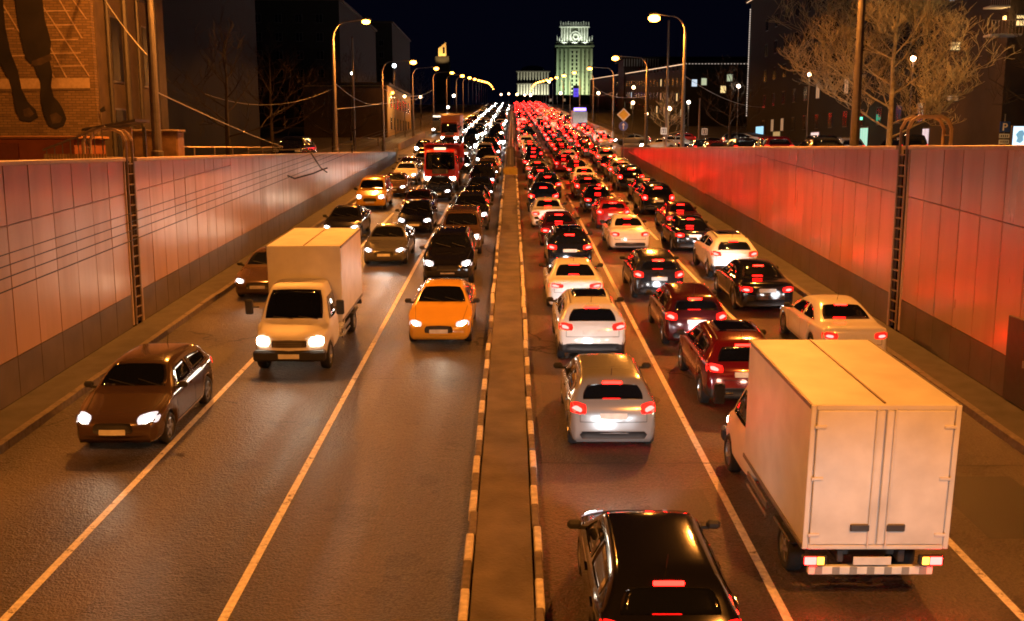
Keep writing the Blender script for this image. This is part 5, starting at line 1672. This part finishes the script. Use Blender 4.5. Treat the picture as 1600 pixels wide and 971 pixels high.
# long low building with lit eaves running up the hill
t = thing("long_dark_building", "long dark building with a string of lights along its eaves, behind the dark tree", "building")
X0 = 33.5
def eave(y): return 16.6 + (rz(y) - rz(200)) * .95 + 6.6
b = MB()
ys = [196 + i * 12 for i in range(21)]
vv = []
for y in ys: vv += [(X0, y, rz(y) - 2), (X0 + 40, y, rz(y) - 2), (X0 + 40, y, eave(y)), (X0, y, eave(y))]
fs = [(i * 4 + k, i * 4 + (k + 1) % 4, (i + 1) * 4 + (k + 1) % 4, (i + 1) * 4 + k) for i in range(len(ys) - 1) for k in range(4)] + [(3, 2, 1, 0)]
b.add(vv, fs); b.build("wall", M_FACD, t)
facade_x(t, X0, 197, 330, lambda y: rz(y) + .6, 4, 3.0, 5.6, (1.4, 1.6), .16)
for i, (px, py) in enumerate(((1015, 136), (1041, 134), (1056, 125), (1056, 134), (1002, 135), (1100, 128), (1130, 140), (1085, 130), (1140, 122))):
    x, z = on_y(px, py, 195.9)
    if x < X0 + .8: continue
    b = MB(); b.bbox((x, 195.95, z), (1.2, .12, 1.5), .01); f_ = b.build("window", M_DARKST, t)
    b = MB(); b.box((x, 195.87, z), (1.0, .03, 1.3)); b.build("pane", [M_WINY, M_WINC, M_WING][i % 3], f_)
b = MB()
for i in range(200):
    y = 196 + i * 1.2; b.box((X0 - .1, y, eave(y) + .05), (.08, .75, .13))
b.build("eave_lights", M_STRING, t)
b = MB()
for i in range(24): b.box((X0 + i * .62, 195.9, eave(196) + .05), (.16, .08, .12))
b.build("eave_lights", M_STRINGC, t)

# hotel-like tower floodlit at the top of the hill
FY = 900.0
t = thing("floodlit_tower", "floodlit greenish-white tower with columned crown and round emblem at the hilltop", "building")
cx, _ = on_y(897.5, 100, FY)
def zt_(py): return on_y(897, py, FY)[1]
W1 = 32.0
zb, zm, zu, zc = 25.0, zt_(73), zt_(43), zt_(36)
gsm = pm("tower_stone", (.46, .47, .38), .8, var=.1, scale=.15)
b = MB(); b.box((cx, FY + 16, (zb + zm) / 2), (W1, 32, zm - zb))
for k in range(9):
    if k in (3, 5): continue
    b.box((cx - W1 / 2 + 1.0 + k * (W1 - 2) / 8, FY - .4, (zb + zm) / 2 - 1), (1.7 if k not in (4,) else 9.0, 1.4, zm - zb - 2))
b.m = [0 if i >= 6 else 1 for i in range(len(b.f))]; b.build("shaft", [gsm, pm("tower_recess_shade", (.16, .17, .12), .85)], t)  # wall box in darker stone, standing in for shade between the pilasters
for r_ in range(13):
    for c in (-12.2, -8.3, -1.9, 1.9, 8.3, 12.2) if r_ % 2 == 0 else (-8.3, -1.9, 1.9, 8.3):
        z = zm - 5 - r_ * 3.5
        yy = FY - 1.15 if abs(c) < 3 else FY - .05
        b = MB(); b.box((cx + c, yy, z), (1.5, .16, 2.2)); b.build("window", M_WDARK, t)
b = MB(); b.bbox((cx, FY + 15, zm + .6), (W1 + 2.4, 35, 1.6), .3); b.bbox((cx, FY + 15, zm + 3.2), (W1 + 1.0, 33.5, .8), .2)
for k in range(15): b.box((cx - W1 / 2 + k * W1 / 14, FY - 1.3, zm + 2.1), (.9, .9, 1.6))
b.build("cornice", gsm, t)
for sx in (-1, 1):
    for k in range(3):
        b = MB(); b.tube([(cx + sx * (W1 / 2 - .5 - k * 2.2), FY + 1, zm + 3.4), (cx + sx * (W1 / 2 - .5 - k * 2.2), FY + 1, zm + 6.5 - k * .7), (cx + sx * (W1 / 2 - .5 - k * 2.2), FY + 1, zm + 9.5 - k)], [1.0, .7, .1], 8); b.build("pinnacle", gsm, t)
W2 = 24.5
b = MB(); b.box((cx, FY + 15, (zm + zu) / 2), (W2 - 2, 24, zu - zm))
for k in range(10):
    if k in (4, 5): continue
    xx = cx - W2 / 2 + .8 + k * (W2 - 1.6) / 9
    b.tube([(xx, FY + 2.4, zm + 3), (xx, FY + 2.4, zu)], [.75, .6], 8)
b.m = [0 if i >= 6 else 1 for i in range(len(b.f))]; b.build("upper_stage", [gsm, pm("tower_recess_shade", (.16, .17, .12), .85)], t)  # inner wall darkened in colour for the shade behind the columns
b = MB(); b.bbox((cx, FY + 14, zu + .7), (W2 + 2, 27, 1.4), .3)
for k in range(12):
    xx = cx - W2 / 2 + k * W2 / 11; b.box((xx, FY + 1.4, zu + 2.9), (1.1 if k % 2 else .8, 1.2, 3.4 if k % 3 else 4.6))
b.box((cx, FY + 14, zu + 2.4), (W2 - 4, 22, 2.4))
b.build("crown", gsm, t)
zr = zt_(57.5)
b = MB(); n = 28
for ra, rb, yy in ((4.9, 3.9, 0), (2.8, 1.6, .1)):
    vv = []
    for k in range(n):
        a = 2 * math.pi * k / n
        for r_ in (ra, rb):
            for dy in (FY + 1.2, FY + 2.6): vv.append((cx + 1.0 + r_ * math.cos(a), dy, zr + r_ * math.sin(a)))
    fs = []
    for k in range(n):
        q = ((k + 1) % n) * 4; p4 = k * 4
        fs += [(p4, p4 + 2, q + 2, q), (p4 + 1, q + 1, q + 3, p4 + 3), (p4, q, q + 1, p4 + 1), (p4 + 2, p4 + 3, q + 3, q + 2)]
    b.add(vv, fs)
b.build("emblem", gsm, t)
FLOODC = (.80, 1.0, .62)
for dx, pw_, col, py_, zz, rx in ((-12, 38000, (.72, 1.0, .55), FY - 22, 50, 62), (12, 38000, (.9, 1.0, .5), FY - 22, 50, 62), (0, 26000, (.85, 1, .7), FY - 30, 46, 66)):
    spot(t, (cx + dx, py_, zz), (R(180 - rx), 0, 0), pw_, col, R(95), .6, .5)
for dx in (-9, 0, 9):
    spot(t, (cx + dx, FY - 6, zm + 2), (R(180 - 32), 0, 0), 9000, (.92, 1.0, .88), R(110), .6, .4)

t = thing("hilltop_terrace", "long low unlit terrace along the hilltop in front of the floodlit tower and palace", "building")
xa, _ = on_y(806, 150, 655); xb, _ = on_y(985, 150, 655)
zt1 = on_y(880, 149.5, 655)[1]
b = MB(); b.box(((xa + xb) / 2, 660, (zt1 + 18) / 2), (xb - xa, 10, zt1 - 18)); b.build("wall", M_FACD, t)
b = MB(); b.bbox(((xa + xb) / 2, 660, zt1 + .2), (xb - xa + 1, 11, .5), .1); b.build("roof", M_FACB, t)
facade_y(t, 655, xa + 2, xb - 2, zt1 - 8, 2, 3.2, 4.5, (1.8, 1.8), .2, cap=60)
FY2 = 760.0
t = thing("floodlit_palace", "floodlit columned building with low dark dome left of the tall tower".replace(" left of", " beside"), "building")
x0, _ = on_y(808, 120, FY2); x1, _ = on_y(858, 120, FY2); cx2 = (x0 + x1) / 2
z1 = on_y(830, 113, FY2)[1]; z2 = on_y(830, 101, FY2)[1]
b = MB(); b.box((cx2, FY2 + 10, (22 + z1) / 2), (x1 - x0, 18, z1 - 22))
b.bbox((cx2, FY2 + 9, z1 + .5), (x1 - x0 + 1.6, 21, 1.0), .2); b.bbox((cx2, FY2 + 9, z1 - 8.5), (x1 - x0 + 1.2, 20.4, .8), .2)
b.build("wall", pm("stone_recess_shade", (.09, .085, .07), .85), t)  # shade between the columns put into the wall colour
for k in range(11):
    xx = lerp(x0 + .8, x1 - .8, k / 10)
    b = MB(); b.tube([(xx, FY2 + .3, 22), (xx, FY2 + .3, z1 - 9)], .75, 8); b.tube([(xx, FY2 + .5, z1 - 8), (xx, FY2 + .5, z1)], .48, 8); b.build("column", M_STONE, t)
b = MB(); pts = []
b.tube([(cx2, FY2 + 10, z1 + 1), (cx2, FY2 + 10, z1 + 2.4), (cx2, FY2 + 10, z1 + 4.3), (cx2, FY2 + 10, z2 - .3), (cx2, FY2 + 10, z2)], [9.5, 9.2, 7.4, 3.4, .3], 20); b.build("dome", pm("dome_dark", (.10, .10, .085), .6), t, True)
for dx in (-8, 0, 8): spot(t, (cx2 + dx, FY2 - 9, z1 - 24), (R(180 - 38), 0, 0), 16000, (1.0, .95, .68), R(120), .6, .4)

# headlight side: far tower with a gold slanted top, ochre house, dark blocks
t = thing("gold_topped_tower", "far dark tower with a gold lit slanted top over the row of lamps", "building")
gy = 520.0
xa, za = on_y(685, 88, gy); xb, _ = on_y(697, 88, gy); zl = on_y(690, 66, gy)[1]; zs = on_y(690, 76, gy)[1]
b = MB(); b.box(((xa + xb) / 2, gy + 4, (20 + za) / 2), (xb - xa + 3, 8, za - 20)); b.build("wall", M_FACD, t)
b = MB(); b.prism([(xa, za), (xb, za), (xb, zl), (xa, zs)], lambda a, c, d: (a, d, c), gy, gy + 6); b.build("top_stage", pm("gold_stone", (.5, .36, .18), .7), t)
b = MB(); b.box(((xa + xb) / 2 + .8, gy - .05, (za + zl) / 2 - .6), (1.0, .16, 3.0)); b.build("window", M_WDARK, t)
spot(t, ((xa + xb) / 2, gy - 8, za - 5), (R(180 - 38), 0, 0), 22000, (1, .6, .2), R(90), .5, .3)

t = thing("ochre_house", "small ochre house lit by a lamp beside the parapet, behind the second lamp pole", "building")
b = MB(); b.box((-24.2, 165, 11.8), (12, 34, 8.6)); b.build("wall", pm("ochre_plaster", (.32, .22, .09), .85, var=.2), t)
b = MB(); b.bbox((-24.4, 147.95, 11.7), (12.2, .12, 8.4), .02); b.build("gable_shade", M_FACB, t)  # dark panel over the plaster, the gable's shade put into its colour
b = MB(); b.bbox((-24.2, 165, 16.25), (12.8, 35, .4), .05); b.build("roof", M_FACD, t)
facade_x(t, -18.2, 150, 180, lambda y: 9.2, 2, 3.2, 4.2, (1.2, 1.8), .12, side=1, zstart=.6)
t2 = thing("wall_lamp", "warm lamp on the front of the ochre house", "lamp", (-18.0, 152, 15.2))
b = MB(); b.bbox((0.1, 0, 0), (.35, .35, .3), .05); b.build("lamp_glass", M_LAMPF, t2)
b = MB(); b.box((-.1, 0, .1), (.2, .1, .1)); b.build("bracket", M_DARKST, t2)
spot(t2, (.8, 0, -.4), (0, R(30), 0), 700, (1, .6, .2), R(160), .5, .2)

for x0_, x1_, y0_, y1_, zt0, lab, ly in ((-60, -30, 70, 120, 30, "large unlit block in the darkness behind the slender lamp", .03), (-70, -32, 190, 240, 34, "dark many-windowed block behind the ochre house", .10), (-60, -34, 290, 340, 42, "dark block with a few cool windows under the row of lamps", .22)):
    t = thing("dark_apartment_block", lab, "building")
    b = MB(); b.box(((x0_ + x1_) / 2, (y0_ + y1_) / 2, (zt0 + gz(y0_) - 1) / 2), (x1_ - x0_, y1_ - y0_, zt0 - gz(y0_) + 1)); b.build("wall", M_FACD, t)
    facade_y(t, y0_, x0_ + 2, x1_ - 1, gz(y0_) + 1.5, 6, 3.3, 3.8, (1.3, 1.6), ly, cap=54)
    b = MB(); b.bbox(((x0_ + x1_) / 2, (y0_ + y1_) / 2, zt0 + .2), (x1_ - x0_ + .8, y1_ - y0_ + .8, .5), .05); b.build("roof", M_FACB, t)

# dim dome behind the long building and lit frieze
t = thing("dim_colonnade_house", "dim house with a pale colonnade under its roof behind the lit eaves", "building")
cy = 300.0
xa, za = on_y(975, 104, cy); xb, _ = on_y(1028, 104, cy); zc2 = on_y(1000, 92, cy)[1]
b = MB(); b.box(((xa + xb) / 2 + 25, cy + 8, (10 + zc2) / 2), (xb - xa + 50, 16, zc2 - 10)); b.build("wall", M_FACB, t)
b = MB()
for k in range(14): b.box((lerp(xa, xb, k / 13), cy - .1, (za + zc2) / 2), (.25, .3, zc2 - za))
b.build("colonnade", M_STONE, t)
b = MB(); b.bbox(((xa + xb) / 2 + 25, cy + 8, zc2 + .2), (xb - xa + 52, 18, .6), .1); b.build("roof", M_FACD, t)

t = thing("violet_sign_tower", "narrow violet lit advertising pylon at the foot of the floodlit tower", "pylon")
xv, zv0 = on_y(900, 152, 350.0); _, zv1 = on_y(900, 138, 350.0)
b = MB(); b.bbox((xv, 350.5, zv1 / 2 + rz(350) / 2 + .4), (2.0, .6, zv1 - rz(350) + 1.0), .05); b.build("mast", M_DARKST, t)
b = MB()
for k in range(2):
    for j in range(3): b.box((xv - .45 + k * .9, 350.17, lerp(zv0, zv1, (j + .5) / 3)), (.75, .04, (zv1 - zv0) / 3 - .2))
b.build("lit_panel", em("violet_panel", (.16, .09, 1.0), 1.0), t)

# small globe lamps in the side streets and courtyards
def globe_lamp(px, py, Y, col, s, label, r=.2, power=0):
    x, z = on_y(px, py, Y)
    zg = gz(Y)
    t = thing("globe_lamp", label, "lamp", (x, Y, zg), (0, 0, 0), "small lamps beyond the walls")
    b = MB(); b.tube([(0, 0, 0), (0, 0, z - zg - r * .9)], .05, 6); b.build("pole", M_DARKST, t)
    b = MB()
    n, m = 10, 6
    vv = [(r * math.sin(math.pi * j / m) * math.cos(2 * math.pi * k / n), r * math.sin(math.pi * j / m) * math.sin(2 * math.pi * k / n), z - zg + r * math.cos(math.pi * j / m)) for j in range(m + 1) for k in range(n)]
    b.add(vv, [(j * n + k, j * n + (k + 1) % n, (j + 1) * n + (k + 1) % n, (j + 1) * n + k) for j in range(m) for k in range(n)])
    b.build("globe", em("globe_" + str(col) + str(s), col, s), t, True)
    if power:
        d = bpy.data.lights.new("lamp_light", 'POINT'); d.energy = power; d.color = col; d.shadow_soft_size = r
        o = link("lamp_light", d, t); o.location = (0, -.5, z - zg)
WARM, PALE = (1, .62, .3), (1, .85, .65)
for px, py, Y, col, s, lab, r, pw_ in [
    (1427, 92, 64, (1, .5, .25), 30, "reddish globe lamp shining through the big bare tree", .17, 250),
    (1265, 117, 85, WARM, 25, "small globe lamp between the dark block and the big bare tree", .16, 150),
    (1154, 135, 120, PALE, 20, "pale globe lamp by the string-lit corner of the dark block", .2, 250),
    (1046, 170, 140, WARM, 25, "warm globe lamp low in front of the long dark building", .28, 300),
    (1076, 160, 135, PALE, 14, "pale globe lamp next to the tall lamp pole on the side street", .22, 200),
    (989, 161, 150, WARM, 14, "dim orange globe lamp behind the street lamp by the yellow diamond sign", .25, 200),
    (990, 137, 185, WARM, 14, "dim orange lamp higher up under the lit eaves", .3, 0),
    (1010, 178, 125, WARM, 14, "warm globe lamp above the small ochre-lit tree", .2, 300),
    (935, 146, 210, WARM, 22, "globe lamp among the wires near the floodlit tower", .3, 0),
    (858, 128, 480, WARM, 22, "small globe lamp at the foot of the floodlit palace", .6, 0),
    (876, 146, 480, WARM, 22, "small globe lamp at the foot of the floodlit tower", .6, 0),
    (550, 115, 120, PALE, 12, "lone pale lamp in the darkness beside the slender curved-arm lamp", .17, 0),
    (616, 103, 150, (.8, .9, 1), 10, "cool white lamp beside the second lamp of the headlight side", .3, 0),
    (632, 151, 150, WARM, 20, "orange globe lamp at the corner of the ochre house", .2, 200),
    (657, 152, 175, WARM, 16, "second orange globe lamp past the ochre house", .2, 150),
    (709, 150, 260, PALE, 18, "white globe lamp over the parapet far up the hill", .35, 0),
    (700, 168, 190, PALE, 14, "white globe lamp leaning over the wires behind the bus", .25, 0),
    (783, 148, 520, (1, .55, .3), 14, "tiny red-orange lamp first in the row across the hilltop", .5, 0),
    (795, 147, 520, (1, .55, .3), 14, "tiny red-orange lamp second in the row across the hilltop", .5, 0),
    (808, 148, 520, (1, .6, .2), 20, "tiny amber lamp third in the row across the hilltop", .6, 0),
    (820, 149, 520, (1, .55, .3), 16, "tiny red-orange lamp fourth in the row across the hilltop", .5, 0),
    (829, 149, 520, (1, .6, .4), 20, "tiny pale orange lamp last in the row across the hilltop", .6, 0)]:
    globe_lamp(px, py, Y, col, s, lab, r, pw_)

# ------------------------------------------------------------------ wires
def wire(pts, r, label, mat, sag=0.0, n=14, name="overhead_wire"):
    b = MB()
    a, c = Vector(pts[0]), Vector(pts[-1])
    if len(pts) == 2:
        pts = [a.lerp(c, i / n) - Vector((0, 0, sag * 4 * (i / n) * (1 - i / n))) for i in range(n + 1)]
    b.tube(pts, r, 5)
    return tag(b.build(name, mat), label, "wire", "overhead wires")
for i, x in enumerate((-5.62, -5.25, -4.92, -4.60)):
    wire([(x, 5, rz(5) + 5.2), (x - .4, 110, rz(110) + 5.2)], .0065, f"thin dark trolley wire above the headlight lanes, {ORD(i + 1)} in from the pale wall", M_WIRE)
wire([(-16.0, 39.0, 13.6), (-12.0, 34, 9.9)][::-1], .02, "slack pale cable from the thick lamp pole to the boots mural", M_WIREL, .25)
wire([(-12, 34, 8.9), (-13.9, 62, 7.0)], .02, "pale cable sloping down from the thick lamp pole to the railing", M_WIREL, .1)
wire([(-12, 68.5, 11.4), (-14.3, 112, 12.0)], .02, "grey cable between the slender lamp and the next pole up the hill", M_WIREL, .7)
wire([(-12, 68.5, 9.6), (-12.6, 145, 14.2)], .025, "bright straight cable running from the slender lamp up the hill", M_WIREL, .1)
wire([(-20, 66, 10.5), (-12, 68.5, 11.0)], .016, "dark slack cable hanging between black trees and the slender lamp", M_WIREL, .9)
wire([(-14.3, 112, 13.5), (-14.3, 184, 17.5)], .025, "grey cable sagging over the ochre house", M_WIREL, 1.0)
wire([(14.6, 110, 12.6), (14.6, 182, 18.0)], .025, "grey cable sagging between lamps past the yellow diamond sign", M_WIREL, .9)
wire([(14.6, 146, 15.0), (14.6, 218, 20.0)], .025, "grey cable sagging farther up toward the floodlit tower", M_WIREL, 1.1)
wire([(12.45, 73.6, 12.2), (25, 100, 11.0)], .018, "thin cable from the brightest lamp to the dark tree", M_WIREL, .6)
# bent hanger of the trolley wires
t = thing("wire_hanger", "bent dark hanger of the trolley wires in front of the pale wall", "hanger", (-9.4, 44, 0))
b = MB(); b.tube([(-.1, -1.6, 5.85), (.10, -1.2, 5.72), (.35, -.8, 5.80), (.75, -.4, 5.92), (1.0, 0, 6.05), (1.3, 0, 6.15)], .035, 6); b.build("hook_rod", M_WIRE, t)
b = MB(); b.tube([(.45, .2, 6.95), (1.0, 0, 6.15), (1.3, -.1, 5.95)], .03, 6); b.build("strut", M_WIRE, t)
b = MB(); b.tube([(-2.2, .2, 6.90), (.45, .2, 6.95)], .03, 6); b.build("bracket_arm", M_WIRE, t)
for x, y in ((-5.25, 33), (-4.92, 37)):
    t = thing("wire_spacer", "short dark insulator spacer between trolley wires, " + ("the one closer to the ladder" if y == 33 else "the one farther from the ladder"), "insulator", (x, y, rz(y) + 5.2))
    b = MB(); b.tube([(0, 0, .02), (0, 0, -.25)], .03, 6); b.build("rod", M_WIRE, t)
    b = MB(); b.tube([(-.33, 0, .02), (.02, 0, .02)], .02, 6); b.build("cross_bar", M_WIRE, t)

# plain poles beside the side street
for x, y, h, lab in ((15.6, 102, 13.5, "bare dark pole between the two crossing signs, no lamp"), (20.4, 110, 6.0, "short grey pole near the pale globe lamp"), (-17.5, 112, 12.5, "dark bare pole at the far end of the pale wall"), (-16.3, 128, 8.5, "dark bare pole in front of the ochre house")):
    t = thing("bare_pole", lab, "pole", (x, y, gz(y)))
    b = MB(); b.tube([(0, 0, 0), (0, 0, h)], [.14, .09], 8); b.build("shaft", M_STEEL, t)
    b = MB(); b.tube([(0, 0, h), (0, 0, h + .12)], [.11, .05], 8); b.build("cap", M_DARKST, t)
print("far cars", nfar, "stuff", len(stuff_list), "objects", len(bpy.data.objects))
